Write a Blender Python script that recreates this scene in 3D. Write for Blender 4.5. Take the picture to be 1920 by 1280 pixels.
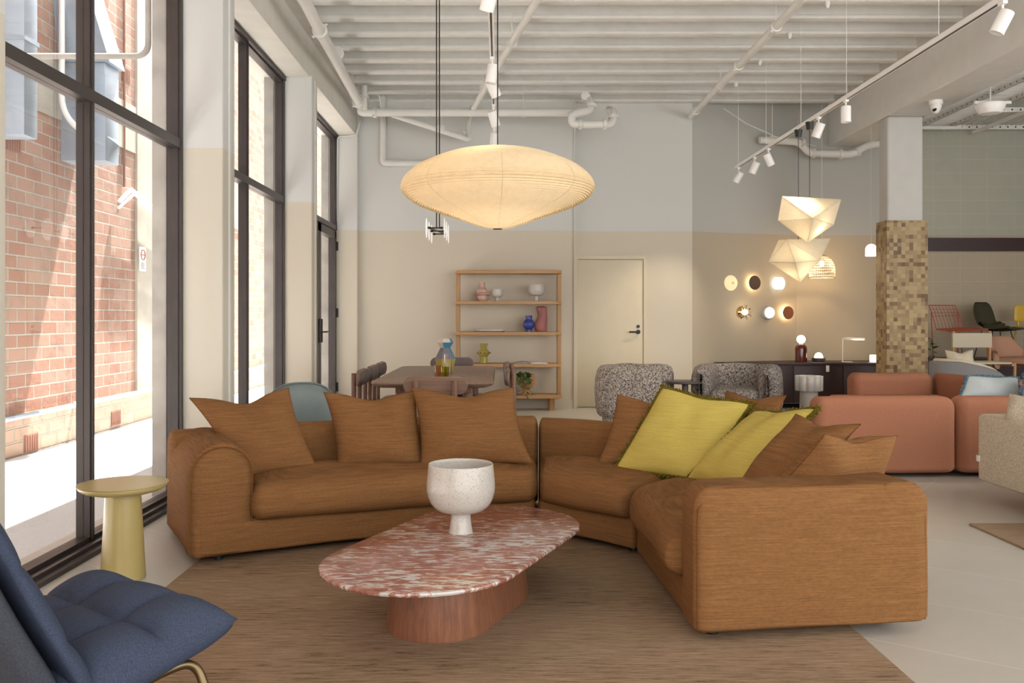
import bpy, math, random
from mathutils import Vector, Matrix, noise
random.seed(7)
for o in list(bpy.data.objects): bpy.data.objects.remove(o)
SC = bpy.context.scene
COL = SC.collection

# ---------------------------------------------------------------- camera
F, HX, HY, EYE = 1650.0, 938.0, 594.0, 1.244
cam_d = bpy.data.cameras.new('camera'); cam = bpy.data.objects.new('camera', cam_d); COL.objects.link(cam)
cam.location = (0, 0, EYE); cam.rotation_euler = (math.radians(90), 0, 0)
cam_d.sensor_width = 36; cam_d.lens = F/1920*36
cam_d.shift_x = (960-HX)/1920; cam_d.shift_y = -(640-HY)/1920
cam_d.clip_start = .05; cam_d.clip_end = 200
SC.camera = cam
# ---------------------------------------------------------------- world, sun, exposure
w = bpy.data.worlds.new('sky'); SC.world = w; w.use_nodes = True
bg = w.node_tree.nodes['Background']; bg.inputs[0].default_value = (1, .98, .955, 1); bg.inputs[1].default_value = 2.7
SUNDIR = Vector((-.10, -.40, -1))
sd = bpy.data.lights.new('sun', 'SUN'); sd.energy = 22.0; sd.angle = .009; sd.color = (1, .96, .9)
sun = bpy.data.objects.new('sun', sd); COL.objects.link(sun); sun.rotation_euler = SUNDIR.to_track_quat('-Z', 'Y').to_euler()
SC.view_settings.view_transform = 'Standard'; SC.view_settings.look = 'None'
SC.view_settings.gamma = 1; SC.view_settings.use_curve_mapping = False
SC.view_settings.exposure = 0.55

# ---------------------------------------------------------------- helpers
def P(px, py, d): return Vector(((px-HX)*d/F, d, EYE-(py-HY)*d/F))
def G(px, py, z=0.0):
    d = F*(EYE-z)/(py-HY); return Vector(((px-HX)*d/F, d, z))
def S(r, g, b):
    f = lambda c: ((c/255+.055)/1.055)**2.4 if c > 10 else c/255/12.92
    return (f(r), f(g), f(b))
CUR = Vector((0, 0, 0))
class MB:
    def __init__(s): s.v = []; s.f = []
    def add(s, v, f):
        n = len(s.v); s.v += [Vector(p) for p in v]; s.f += [tuple(i+n for i in q) for q in f]; return s
    def box(s, x0, x1, y0, y1, z0, z1, r=0, n=3):
        if r: return s.rb(((x0+x1)/2, (y0+y1)/2, (z0+z1)/2), ((x1-x0)/2, (y1-y0)/2, (z1-z0)/2), (r, r, r, r), n)
        v = [(x, y, z) for x in (x0, x1) for y in (y0, y1) for z in (z0, z1)]
        return s.add(v, [(0,1,3,2), (4,6,7,5), (0,4,5,1), (2,3,7,6), (0,2,6,4), (1,5,7,3)])
    def rb(s, c, h, m, n=4, div=(1, 1, 1), fn=None):
        """rounded box: c centre, h half sizes, m = radii (x, y, z top, z bottom)"""
        def axis(hh, ma, mb, dv):
            ma = min(ma, hh*.999); mb = min(mb, hh*.999); out = []
            for k in range(n, 0, -1):
                t = math.tan(math.pi/4*k/n); out.append((-(hh-mb)-mb*t, -t))
            lo, hi = -(hh-mb), hh-ma
            for k in range(dv+1): out.append((lo+(hi-lo)*k/dv, 0))
            for k in range(1, n+1):
                t = math.tan(math.pi/4*k/n); out.append((hi+ma*t, t))
            return out
        X = axis(h[0], m[0], m[0], div[0]); Y = axis(h[1], m[1], m[1], div[1]); Z = axis(h[2], m[2], m[3], div[2])
        vid = {}; V = []; Fc = []
        def vt(i, j, k):
            if (i, j, k) in vid: return vid[(i, j, k)]
            a, b, e = X[i], Y[j], Z[k]; d = Vector((a[1], b[1], e[1])); nn = d.normalized()
            mx = m[0]; my = m[1]; mz = m[2] if e[1] > 0 else m[3]
            mx = min(mx, h[0]*.999); my = min(my, h[1]*.999); mz = min(mz, h[2]*.999)
            p = Vector((a[0]-a[1]*mx+nn.x*mx, b[0]-b[1]*my+nn.y*my, e[0]-e[1]*mz+nn.z*mz))
            p += Vector(c)
            if fn: p = fn(p)
            vid[(i, j, k)] = len(V); V.append(p); return vid[(i, j, k)]
        a, b, e = len(X)-1, len(Y)-1, len(Z)-1
        for i in range(a):
            for j in range(b):
                Fc.append((vt(i,j,0), vt(i,j+1,0), vt(i+1,j+1,0), vt(i+1,j,0)))
                Fc.append((vt(i,j,e), vt(i+1,j,e), vt(i+1,j+1,e), vt(i,j+1,e)))
        for i in range(a):
            for k in range(e):
                Fc.append((vt(i,0,k), vt(i+1,0,k), vt(i+1,0,k+1), vt(i,0,k+1)))
                Fc.append((vt(i,b,k), vt(i,b,k+1), vt(i+1,b,k+1), vt(i+1,b,k)))
        for j in range(b):
            for k in range(e):
                Fc.append((vt(0,j,k), vt(0,j,k+1), vt(0,j+1,k+1), vt(0,j+1,k)))
                Fc.append((vt(a,j,k), vt(a,j+1,k), vt(a,j+1,k+1), vt(a,j,k+1)))
        return s.add(V, Fc)
    def lathe(s, prof, c=(0, 0, 0), seg=32, M=None, sx=1, sy=1):
        V = []; Fc = []; rows = []
        for r, z in prof:
            if r < 1e-5: rows.append([len(V)]); V.append(Vector((0, 0, z)))
            else:
                rows.append(list(range(len(V), len(V)+seg)))
                for k in range(seg):
                    a = 2*math.pi*k/seg; V.append(Vector((r*sx*math.cos(a), r*sy*math.sin(a), z)))
        for A, B in zip(rows, rows[1:]):
            for k in range(seg):
                k2 = (k+1) % seg
                if len(A) == 1 and len(B) == 1: continue
                if len(A) == 1: Fc.append((A[0], B[k], B[k2]))
                elif len(B) == 1: Fc.append((A[k], B[0], A[k2]))
                else: Fc.append((A[k], B[k], B[k2], A[k2]))
        V = [((M @ p) if M else p)+Vector(c) for p in V]
        return s.add(V, Fc)
    def tube(s, pts, r, seg=8, closed=False, cap=True):
        pts = [Vector(p) for p in pts]; n = len(pts); V = []; Fc = []
        up = None
        for i, p in enumerate(pts):
            if closed: t = pts[(i+1) % n]-pts[i-1]
            else: t = pts[min(i+1, n-1)]-pts[max(i-1, 0)]
            if t.length < 1e-9: t = Vector((0, 0, 1))
            t.normalize()
            if up is None:
                up = Vector((0, 0, 1)) if abs(t.z) < .9 else Vector((1, 0, 0))
            a = up-t*up.dot(t)
            if a.length < 1e-6: a = t.orthogonal()
            a.normalize(); up = a; b = t.cross(a)
            rr = r[i] if isinstance(r, (list, tuple)) else r
            for k in range(seg):
                q = 2*math.pi*k/seg; V.append(p+(a*math.cos(q)+b*math.sin(q))*rr)
        m = n if closed else n-1
        for i in range(m):
            for k in range(seg):
                i2 = (i+1) % n; k2 = (k+1) % seg
                Fc.append((i*seg+k, i2*seg+k, i2*seg+k2, i*seg+k2))
        if cap and not closed:
            Fc.append(tuple(range(seg-1, -1, -1))); Fc.append(tuple((n-1)*seg+k for k in range(seg)))
        return s.add(V, Fc)
    def prism(s, poly, z0, z1, M=None):
        n = len(poly); V = [Vector((x, y, z0)) for x, y in poly]+[Vector((x, y, z1)) for x, y in poly]
        if M: V = [M @ p for p in V]
        Fc = [tuple(range(n-1, -1, -1)), tuple(range(n, 2*n))]+[(i, (i+1) % n, n+(i+1) % n, n+i) for i in range(n)]
        return s.add(V, Fc)
    def mapv(s, fn): s.v = [Vector(fn(p)) for p in s.v]; return s
    def build(s, name, m, parent=None, smooth=40, base=True):
        me = bpy.data.meshes.new(name); loc = Vector((0, 0, 0)); vs = s.v
        if parent is not None: vs = [p-CUR for p in vs]
        elif base and vs:
            xs = [p.x for p in vs]; ys = [p.y for p in vs]; zs = [p.z for p in vs]
            loc = Vector(((min(xs)+max(xs))/2, (min(ys)+max(ys))/2, min(zs))); vs = [p-loc for p in vs]
        me.from_pydata([tuple(p) for p in vs], [], s.f); me.update()
        if smooth:
            me.polygons.foreach_set('use_smooth', [True]*len(me.polygons))
            if smooth < 179: me.set_sharp_from_angle(angle=math.radians(smooth))
        me.materials.append(m); o = bpy.data.objects.new(name, me); COL.objects.link(o)
        if parent is not None: o.parent = parent
        else: o.location = loc
        return o
def tag(o, label=None, cat=None, group=None, kind=None):
    if label: o['label'] = label
    if cat: o['category'] = cat
    if group: o['group'] = group
    if kind: o['kind'] = kind
    return o
def thing(name, label, cat, loc=(0, 0, 0), rz=0, group=None, kind=None, local=False):
    global CUR
    o = bpy.data.objects.new(name, None); COL.objects.link(o); o.empty_display_size = .1
    o.location = loc; o.rotation_euler = (0, 0, rz); CUR = Vector((0, 0, 0)) if local else Vector(loc)
    return tag(o, label, cat, group, kind)
def kids(o): return [c for c in list(bpy.data.objects) if c.parent == o]
def dup(o, loc=None, rz=None, label=None, group=None):
    c = o.copy(); COL.objects.link(c)
    if loc is not None: c.location = loc
    if rz is not None: c.rotation_euler = (0, 0, rz)
    if label: c['label'] = label
    if group: c['group'] = group
    for k in kids(o):
        k2 = k.copy(); COL.objects.link(k2); k2.parent = c
        for g in kids(k):
            g2 = g.copy(); COL.objects.link(g2); g2.parent = k2
    return c
def smoothpts(pts, n=6, closed=False):
    pts = [Vector(p) for p in pts]; N = len(pts); out = []
    rng = range(N) if closed else range(N-1)
    for i in rng:
        g = (lambda k: pts[k % N]) if closed else (lambda k: pts[max(0, min(N-1, k))])
        a, b, c, d = g(i-1), g(i), g(i+1), g(i+2)
        for k in range(n):
            t = k/n
            out.append(.5*((2*b)+(c-a)*t+(2*a-5*b+4*c-d)*t*t+(3*b-a-3*c+d)*t**3))
    if not closed: out.append(pts[-1])
    return out
def bend(pts, r=.05, n=5):
    """polyline with rounded corners"""
    pts = [Vector(p) for p in pts]; out = [pts[0]]
    for a, b, c in zip(pts, pts[1:], pts[2:]):
        u = (a-b); v = (c-b); rr = min(r, u.length*.49, v.length*.49); u.normalize(); v.normalize()
        p, q = b+u*rr, b+v*rr
        for k in range(n+1):
            t = k/n; out.append(p*(1-t)**2+b*2*t*(1-t)+q*t*t)
    out.append(pts[-1]); return out

# ---------------------------------------------------------------- materials
def nt(name):
    m = bpy.data.materials.new(name); m.use_nodes = True; t = m.node_tree
    return m, t, t.nodes['Principled BSDF']
def node(t, typ, **kw):
    n = t.nodes.new(typ)
    for k, v in kw.items():
        if k in n.inputs: n.inputs[k].default_value = v
        else: setattr(n, k, v)
    return n
def coords(t, scale=(1, 1, 1), rot=(0, 0, 0), space='Object'):
    tc = t.nodes.new('ShaderNodeTexCoord'); mp = t.nodes.new('ShaderNodeMapping')
    if space == 'World':
        g = t.nodes.new('ShaderNodeNewGeometry'); t.links.new(g.outputs['Position'], mp.inputs[0])
    else: t.links.new(tc.outputs[space], mp.inputs[0])
    mp.inputs['Scale'].default_value = scale; mp.inputs['Rotation'].default_value = rot
    return mp.outputs[0]
def ramp(t, fac, stops):
    r = t.nodes.new('ShaderNodeValToRGB'); e = r.color_ramp.elements
    while len(e) < len(stops): e.new(.5)
    for q, (p, c) in zip(e, stops): q.position = p; q.color = (*c, 1)
    t.links.new(fac, r.inputs[0]); return r.outputs[0]
def nz(t, vec, scale=5, detail=4, rough=.5, dist=0):
    n = node(t, 'ShaderNodeTexNoise', Scale=scale, Detail=detail, Roughness=rough, Distortion=dist)
    t.links.new(vec, n.inputs['Vector']); return n.outputs[0]
def bump(t, b, h, strength=.3, dist=.01):
    n = node(t, 'ShaderNodeBump', Strength=strength, Distance=dist); t.links.new(h, n.inputs['Height']); t.links.new(n.outputs[0], b.inputs['Normal'])
def mul(c, k): return tuple(min(1, x*k) for x in c)
def math2(t, op, a, b=None, v=None):
    n = t.nodes.new('ShaderNodeMath'); n.operation = op; t.links.new(a, n.inputs[0])
    if b is not None: t.links.new(b, n.inputs[1])
    if v is not None: n.inputs[1].default_value = v
    return n.outputs[0]
def plain(name, c, rough=.5, metal=0, var=.08, scale=6, bmp=0, spec=.5, emit=None, es=0, coat=0):
    m, t, b = nt(name); b.inputs['Roughness'].default_value = rough; b.inputs['Metallic'].default_value = metal
    b.inputs['Specular IOR Level'].default_value = spec; b.inputs['Coat Weight'].default_value = coat
    f = nz(t, coords(t), scale)
    t.links.new(ramp(t, f, [(.3, mul(c, 1-var)), (.7, mul(c, 1+var))]), b.inputs['Base Color'])
    if bmp: bump(t, b, f, bmp, .004)
    if emit: b.inputs['Emission Color'].default_value = (*emit, 1); b.inputs['Emission Strength'].default_value = es
    return m
def fabric(name, c, var=.24, fine=1.0, bmp=.35, sheen=0, rot=(0, 0, 0)):
    """slub weave: long thin streaks along the horizontal"""
    m, t, b = nt(name); b.inputs['Roughness'].default_value = .9; b.inputs['Specular IOR Level'].default_value = .15
    b.inputs['Sheen Weight'].default_value = sheen; b.inputs['Sheen Roughness'].default_value = .4
    a = nz(t, coords(t, (6*fine, 6*fine, 330*fine), rot), 1, 3, .6); a2 = nz(t, coords(t, (9*fine, 300*fine, 120*fine), rot), 1, 3, .6)
    d = nz(t, coords(t, (1, 1, 1)), 420*fine, 2, .5)
    s1 = math2(t, 'ADD', math2(t, 'MULTIPLY', a, v=.5), math2(t, 'MULTIPLY', a2, v=.25)); s3 = math2(t, 'ADD', s1, math2(t, 'MULTIPLY', d, v=.25))
    t.links.new(ramp(t, s3, [(.40, mul(c, 1-var)), (.5, c), (.60, mul(c, 1+var))]), b.inputs['Base Color'])
    bump(t, b, s3, bmp, .004); return m
def felt(name, c, var=.15, scale=300, bmp=.25, rough=.95, sheen=0):
    m, t, b = nt(name); b.inputs['Roughness'].default_value = rough; b.inputs['Specular IOR Level'].default_value = .15
    b.inputs['Sheen Weight'].default_value = sheen
    f = nz(t, coords(t), scale, 3, .6)
    t.links.new(ramp(t, f, [(.35, mul(c, 1-var)), (.65, mul(c, 1+var))]), b.inputs['Base Color']); bump(t, b, f, bmp, .003); return m
def wood(name, c, var=.2, axis=2, rough=.45):
    sc = [60, 60, 60]; sc[axis] = 3
    m, t, b = nt(name); b.inputs['Roughness'].default_value = rough
    f = nz(t, coords(t, tuple(sc)), 1, 4, .6, .6)
    t.links.new(ramp(t, f, [(.3, mul(c, 1-var)), (.55, c), (.75, mul(c, 1+var))]), b.inputs['Base Color']); return m
def glow(name, c, e, base=None):
    m, t, b = nt(name); b.inputs['Base Color'].default_value = (*(base or c), 1)
    b.inputs['Emission Color'].default_value = (*c, 1); b.inputs['Emission Strength'].default_value = e; b.inputs['Roughness'].default_value = .4; return m
def glassy(name, tint=(1, 1, 1), refl=.12, rough=0):
    m = bpy.data.materials.new(name); m.use_nodes = True; t = m.node_tree; t.nodes.remove(t.nodes['Principled BSDF'])
    tr = node(t, 'ShaderNodeBsdfTransparent'); tr.inputs[0].default_value = (*tint, 1)
    gl = node(t, 'ShaderNodeBsdfGlossy', Roughness=rough); lw = node(t, 'ShaderNodeLayerWeight', Blend=.25)
    k = math2(t, 'MULTIPLY', lw.outputs['Fresnel'], v=refl*2); mx = node(t, 'ShaderNodeMixShader')
    t.links.new(k, mx.inputs[0]); t.links.new(tr.outputs[0], mx.inputs[1]); t.links.new(gl.outputs[0], mx.inputs[2])
    t.links.new(mx.outputs[0], t.nodes['Material Output'].inputs[0]); return m
def paper(name, c, e):
    m = bpy.data.materials.new(name); m.use_nodes = True; t = m.node_tree; b = t.nodes['Principled BSDF']
    f = nz(t, coords(t), 25, 5, .7)
    col = ramp(t, f, [(.3, mul(c, .93)), (.7, mul(c, 1.04))])
    t.links.new(col, b.inputs['Base Color']); b.inputs['Roughness'].default_value = .9; b.inputs['Specular IOR Level'].default_value = .1
    tl = node(t, 'ShaderNodeBsdfTranslucent'); t.links.new(col, tl.inputs[0])
    mx = node(t, 'ShaderNodeMixShader'); mx.inputs[0].default_value = .45
    t.links.new(b.outputs[0], mx.inputs[1]); t.links.new(tl.outputs[0], mx.inputs[2]); t.links.new(mx.outputs[0], t.nodes['Material Output'].inputs[0])
    b.inputs['Emission Color'].default_value = (*c, 1); b.inputs['Emission Strength'].default_value = e
    bump(t, b, f, .3, .004); return m

def two_tone(name, top, low, h=2.42, bmp=.15, sc=60):
    m, t, b = nt(name); b.inputs['Roughness'].default_value = .85; b.inputs['Specular IOR Level'].default_value = .25
    g = t.nodes.new('ShaderNodeNewGeometry'); s = t.nodes.new('ShaderNodeSeparateXYZ'); t.links.new(g.outputs['Position'], s.inputs[0])
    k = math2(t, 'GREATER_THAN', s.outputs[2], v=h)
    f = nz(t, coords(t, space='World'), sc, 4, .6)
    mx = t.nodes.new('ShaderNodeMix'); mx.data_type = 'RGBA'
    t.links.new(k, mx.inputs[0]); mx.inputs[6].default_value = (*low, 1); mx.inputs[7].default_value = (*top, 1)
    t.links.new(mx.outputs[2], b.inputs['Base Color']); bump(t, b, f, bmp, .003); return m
M = {}
M['wall'] = two_tone('wall_paint', (.635, .642, .62), (.63, .575, .475))
M['wall_rough'] = two_tone('rendered_paint', (.64, .65, .64), (.62, .585, .50), bmp=.6, sc=110)
M['wall_darker'] = two_tone('wall_paint_darker', (.47, .472, .445), (.47, .405, .31))  # darker version of the wall paint, for the recess and right wall
M['white'] = plain('white_paint', (.76, .755, .73), .7, var=.03, bmp=.1)
M['pipe'] = plain('pipe_paint', (.74, .735, .70), .5, var=.03)
M['ceil'] = plain('ceiling_paint', (.74, .735, .70), .85, var=.04, scale=9, bmp=.3)
M['colwhite'] = plain('column_paint', (.56, .555, .53), .75, var=.03)
M['soffit'] = plain('soffit_paint', (.72, .705, .65), .8, var=.04)
M['trackwhite'] = plain('powder_white', (.85, .84, .82), .4, var=.02)
M['frame'] = plain('bronze_aluminium', (.055, .046, .044), .42, .25, var=.08)
M['glass'] = glassy('window_glass', (.97, .98, .98), .10)
M['black'] = plain('black_metal', (.02, .02, .02), .4, .3)
M['dark'] = plain('dark_brown_rod', (.045, .035, .028), .4, .5)
M['sofa'] = fabric('rust_slub_linen', (.205, .099, .037))
M['seam'] = fabric('rust_piping', (.15, .065, .02))
M['lime'] = fabric('chartreuse_linen', (.52, .42, .105), var=.12, bmp=.25)
M['fringe'] = felt('olive_fringe', (.13, .10, .013), .5, 160)
M['coral'] = felt('coral_wool', (.38, .168, .102), .12, 260, .15)
M['oak'] = wood('oak', (.46, .27, .12), .14, 0)
M['oakv'] = wood('oak_upright', (.43, .25, .11), .14, 2)
M['walnut'] = wood('walnut', (.20, .105, .068), .25, 2)
M['walnuth'] = wood('walnut_board', (.21, .13, .09), .2, 1)
M['walnutx'] = wood('walnut_backrest', (.20, .112, .072), .25, 0)
M['bark'] = wood('table_base_walnut', (.23, .095, .05), .3, 2)
M['mauve'] = plain('mauve_leather', (.10, .075, .08), .45, var=.1)
M['yellow'] = plain('yellow_lacquer', (.44, .35, .14), .28, var=.03)
M['navy'] = felt('blue_wool', (.046, .058, .094), .2, 260, .3)
M['navyback'] = felt('slate_wool', (.050, .055, .070), .2, 260, .3)
M['bronze'] = plain('bronze_tube', (.16, .115, .06), .35, .9)
M['teal'] = plain('grey_green_leather', (.15, .19, .195), .42, var=.08)
M['maroon'] = plain('dark_maroon_laminate', (.035, .014, .016), .45, var=.1)
M['door'] = plain('door_paint', (.64, .57, .43), .5, var=.02)
M['galv'] = plain('galvanised_steel', (.36, .42, .50), .42, .35, var=.12, scale=3)
M['conc'] = plain('weathered_concrete', (.40, .375, .345), .9, var=.2, scale=5, bmp=.4)
M['render'] = plain('pale_render', (.42, .38, .32), .9, var=.14, scale=3, bmp=.3)
M['beige'] = felt('oatmeal_boucle', (.60, .53, .42), .25, 130, .5)
M['bluegrey'] = felt('pale_blue_linen', (.45, .50, .51), .08, 250)
M['bluefringe'] = felt('blue_fringe', (.11, .18, .23), .4, 90)
M['green'] = felt('dark_green_velvet', (.060, .058, .032), .15, 200)
M['red'] = plain('brick_red_wire', (.38, .07, .035), .45)
M['terra'] = plain('terracotta', (.26, .12, .085), .8)
M['mustard'] = plain('mustard_plastic', (.55, .36, .03), .4)
M['blush'] = felt('blush_wool', (.44, .25, .17), .1, 200)
M['canvas'] = felt('canvas', (.55, .49, .38), .08, 250)
M['brass'] = plain('brass', (.65, .45, .16), .3, .9)
def rugmat(name, cols):
    m, t, b = nt(name); b.inputs['Roughness'].default_value = 1; b.inputs['Specular IOR Level'].default_value = .05
    a = nz(t, coords(t, (6, 75, 1)), 1, 7, .8); c = nz(t, coords(t, (.8, 2.2, 1)), 1, 3, .5)
    s = math2(t, 'ADD', math2(t, 'MULTIPLY', a, v=.8), math2(t, 'MULTIPLY', c, v=.2))
    t.links.new(ramp(t, s, [(.36, cols[0]), (.43, cols[1]), (.52, cols[2]), (.66, cols[3])]), b.inputs['Base Color'])
    f = nz(t, coords(t), 500, 2, .5); bump(t, b, math2(t, 'ADD', a, f), .5, .006); return m
M['rug'] = rugmat('hand_knotted_wool', [(.06, .042, .026), (.215, .145, .09), (.31, .215, .14), (.39, .29, .20)])
M['rug2'] = rugmat('pale_brown_wool', [(.25, .17, .11), (.33, .235, .16), (.38, .28, .20), (.45, .34, .25)])
def marble():
    m, t, b = nt('red_flecked_marble'); b.inputs['Roughness'].default_value = .16
    a = nz(t, coords(t, (13, 42, 13), (0, 0, .10), 'World'), 1, 8, .68, .6); c = nz(t, coords(t, (1.6, 3.2, 2), space='World'), 1, 2, .5)
    s = math2(t, 'ADD', math2(t, 'MULTIPLY', a, v=.78), math2(t, 'MULTIPLY', c, v=.22))
    t.links.new(ramp(t, s, [(.40, (.19, .05, .035)), (.505, (.29, .115, .08)), (.54, (.33, .16, .125)), (.562, (.48, .42, .38)), (.62, (.52, .51, .49)), (.72, (.36, .35, .34))]), b.inputs['Base Color'])
    return m
M['marble'] = marble()
def speck(name, c1, c2, scale=120, lo=.46, hi=.54, rough=.95, bmp=.8):
    m, t, b = nt(name); b.inputs['Roughness'].default_value = rough
    f = nz(t, coords(t), scale, 3, .6, 1.5); t.links.new(ramp(t, f, [(lo, c1), (hi, c2)]), b.inputs['Base Color'])
    if bmp: bump(t, b, f, bmp, .008)
    return m
M['boucle'] = speck('speckled_boucle', (.045, .032, .035), (.52, .47, .43), 75)
M['stone'] = speck('speckled_stoneware', (.30, .265, .22), (.52, .495, .455), 150, .34, .44, .2, 0)
M['white_cer'] = plain('white_ceramic', (.55, .53, .49), .25, var=.03)
def floormat():
    m, t, b = nt('pale_stone_tiles'); b.inputs['Roughness'].default_value = .32; b.inputs['Specular IOR Level'].default_value = .4
    br = node(t, 'ShaderNodeTexBrick', Scale=1.0); br.offset = 0
    br.inputs['Mortar Size'].default_value = .004; br.inputs['Brick Width'].default_value = 1.2; br.inputs['Row Height'].default_value = .6
    br.inputs['Color1'].default_value = (.52, .495, .45, 1); br.inputs['Color2'].default_value = (.50, .475, .43, 1); br.inputs['Mortar'].default_value = (.60, .58, .54, 1)
    t.links.new(coords(t, rot=(0, 0, .62), space='World'), br.inputs['Vector'])
    f = nz(t, coords(t, space='World'), 3, 6, .7)
    mx = t.nodes.new('ShaderNodeMix'); mx.data_type = 'RGBA'; mx.blend_type = 'MULTIPLY'; mx.inputs[0].default_value = 1
    t.links.new(br.outputs[0], mx.inputs[6]); t.links.new(ramp(t, f, [(.3, (.93, .92, .9)), (.7, (1, 1, 1))]), mx.inputs[7])
    t.links.new(mx.outputs[2], b.inputs['Base Color']); return m
M['floor'] = floormat()
def brickmat(name, c1, c2, mort, wid=.26, row=.095, ms=.012, flip='YZ', bmp=1.0, rough=.9, nv=.3):
    m, t, b = nt(name); b.inputs['Roughness'].default_value = rough
    g = t.nodes.new('ShaderNodeNewGeometry'); s = t.nodes.new('ShaderNodeSeparateXYZ'); t.links.new(g.outputs['Position'], s.inputs[0])
    c = t.nodes.new('ShaderNodeCombineXYZ'); t.links.new(s.outputs['XYZ'.index(flip[0])], c.inputs[0]); t.links.new(s.outputs['XYZ'.index(flip[1])], c.inputs[1])
    br = node(t, 'ShaderNodeTexBrick', Scale=1.0); t.links.new(c.outputs[0], br.inputs['Vector'])
    br.inputs['Mortar Size'].default_value = ms; br.inputs['Brick Width'].default_value = wid; br.inputs['Row Height'].default_value = row
    br.offset = .5 if flip == 'YZ' else 0
    br.inputs['Mortar Smooth'].default_value = .3; br.inputs['Bias'].default_value = 0
    br.inputs['Color1'].default_value = (*c1, 1); br.inputs['Color2'].default_value = (*c2, 1); br.inputs['Mortar'].default_value = (*mort, 1)
    f = nz(t, coords(t, space='World'), 4, 6, .75)
    mx = t.nodes.new('ShaderNodeMix'); mx.data_type = 'RGBA'; mx.blend_type = 'MULTIPLY'; mx.inputs[0].default_value = 1
    t.links.new(br.outputs[0], mx.inputs[6]); t.links.new(ramp(t, f, [(.3, (1-nv, 1-nv, 1-nv)), (.5, (1, 1, 1)), (.72, (1.0, .98, .96))]), mx.inputs[7])
    t.links.new(mx.outputs[2], b.inputs['Base Color'])
    inv = math2(t, 'MULTIPLY', br.outputs['Fac'], v=-1); h = math2(t, 'ADD', inv, math2(t, 'MULTIPLY', f, v=.6)); bump(t, b, h, bmp, .02); return m
M['brick'] = brickmat('alley_brick', (.34, .165, .115), (.40, .25, .19), (.42, .37, .31), .29, .12, .011)
M['plinth'] = brickmat('plinth_brick', (.42, .30, .22), (.37, .25, .18), (.33, .27, .21), .30, .13)
M['block'] = brickmat('painted_blockwork', (.44, .41, .34), (.44, .41, .34), (.49, .46, .39), .39, .195, .006, 'XZ', .2, .7, .05)
def blockmat():
    m = M['block']; t = m.node_tree; b = t.nodes['Principled BSDF']
    g = t.nodes.new('ShaderNodeNewGeometry'); s = t.nodes.new('ShaderNodeSeparateXYZ'); t.links.new(g.outputs['Position'], s.inputs[0])
    k = math2(t, 'GREATER_THAN', s.outputs[2], v=2.42); src = b.inputs['Base Color'].links[0].from_socket
    mx = t.nodes.new('ShaderNodeMix'); mx.data_type = 'RGBA'; mx.blend_type = 'MULTIPLY'; mx.inputs[0].default_value = 1
    r = ramp(t, k, [(.4, (.95, .88, .80)), (.6, (.92, 1, 1))]); t.links.new(src, mx.inputs[6]); t.links.new(r, mx.inputs[7])
    t.links.new(mx.outputs[2], b.inputs['Base Color'])
blockmat()
def mosaicmat():
    m, t, b = nt('end_grain_mosaic'); b.inputs['Roughness'].default_value = .55
    v = coords(t, (20.8, 20.8, 20.8), space='World'); sn = t.nodes.new('ShaderNodeVectorMath'); sn.operation = 'FLOOR'
    ad = t.nodes.new('ShaderNodeVectorMath'); ad.operation = 'ADD'; ad.inputs[1].default_value = (.37, .41, .3); t.links.new(v, ad.inputs[0]); t.links.new(ad.outputs[0], sn.inputs[0])
    wn = t.nodes.new('ShaderNodeTexWhiteNoise'); t.links.new(sn.outputs[0], wn.inputs['Vector'])
    t.links.new(ramp(t, wn.outputs['Value'], [(0, (.13, .07, .03)), (.12, (.20, .12, .055)), (.28, (.29, .195, .09)), (.6, (.36, .255, .12)), (1, (.43, .32, .165))]), b.inputs['Base Color'])
    return m
M['mosaic'] = mosaicmat()
M['asphalt'] = speck('pale_concrete_paving', (.55, .55, .56), (.78, .77, .76), 160, .4, .6, .9, .2)

# ---------------------------------------------------------------- room shell
XW = -1.93
def struct(o, label=None): return tag(o, label, None, None, 'structure')
struct(MB().box(-2.47, 9.2, -3.2, 13.2, -.2, 0).build('floor', M['floor']), 'pale stone tile floor')
r = struct(thing('ceiling', 'white painted concrete joist ceiling', None, (0, 0, 4.18)))
MB().box(-2.47, 9.2, -3.2, 13.2, 4.42, 4.6).build('slab', M['ceil'], r)
y = 12.03
while y > -3:
    m = MB(); m.box(-1.86, 4.55, y-.04, y+.06, 4.215, 4.42); m.box(-1.86, 4.55, y-.055, y+.075, 4.18, 4.215, .006, 1)
    m.build('joist', M['ceil'], r); y -= .475
r = struct(thing('wall_left', 'window wall with painted concrete pillars and deep top beam', None, (-2.2, 4, 0)))
for y0, y1, rough in ((-2.6, -2.32, 1), (.3, .57, 1), (3.2, 3.44, 1), (6.12, 6.4, 1), (9.02, 9.28, 0), (11.9, 12.2, 0)):
    m = MB(); m.box(-2.32, XW, y0, y1, 0, 3.72, .012, 2); MB().box(-2.42, -2.322, y0-.004, y1+.004, 0, 4.4).build('outer_pier', M['conc'], r)
    pl = m.build('pillar', M['wall_rough'] if rough else M['wall'], r)
    if y1 < 11: MB().box(XW-.012, XW+.008, y0+.13, y0+.16, 0, 3.7).build('corner_bead', M['white'], pl)
m = MB(); m.box(-2.46, -1.95, -3.2, 12.2, 3.7, 4.42, .01, 1); m.build('beam', M['soffit'], r)
MB().box(-1.95, -1.84, -3.2, 12.1, 4.1, 4.42).build('ledge', M['soffit'], r)
r = struct(thing('wall_back', 'two-tone back wall, grey above beige', None, (0, 12.2, 0)))
MB().box(-2.2, 1.012, 12.0, 12.4, 0, 4.42).build('wall_panel', M['wall'], r)
MB().box(1.012, 2.64, 12.1, 12.4, 0, 4.42).build('wall_panel', M['wall'], r)
m = MB(); m.prism([(2.633, 12.1), (4.27, 12.68), (4.27, 13), (2.633, 12.5)], 0, 4.42); m.build('wall_panel', M['wall_darker'], r)
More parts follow.
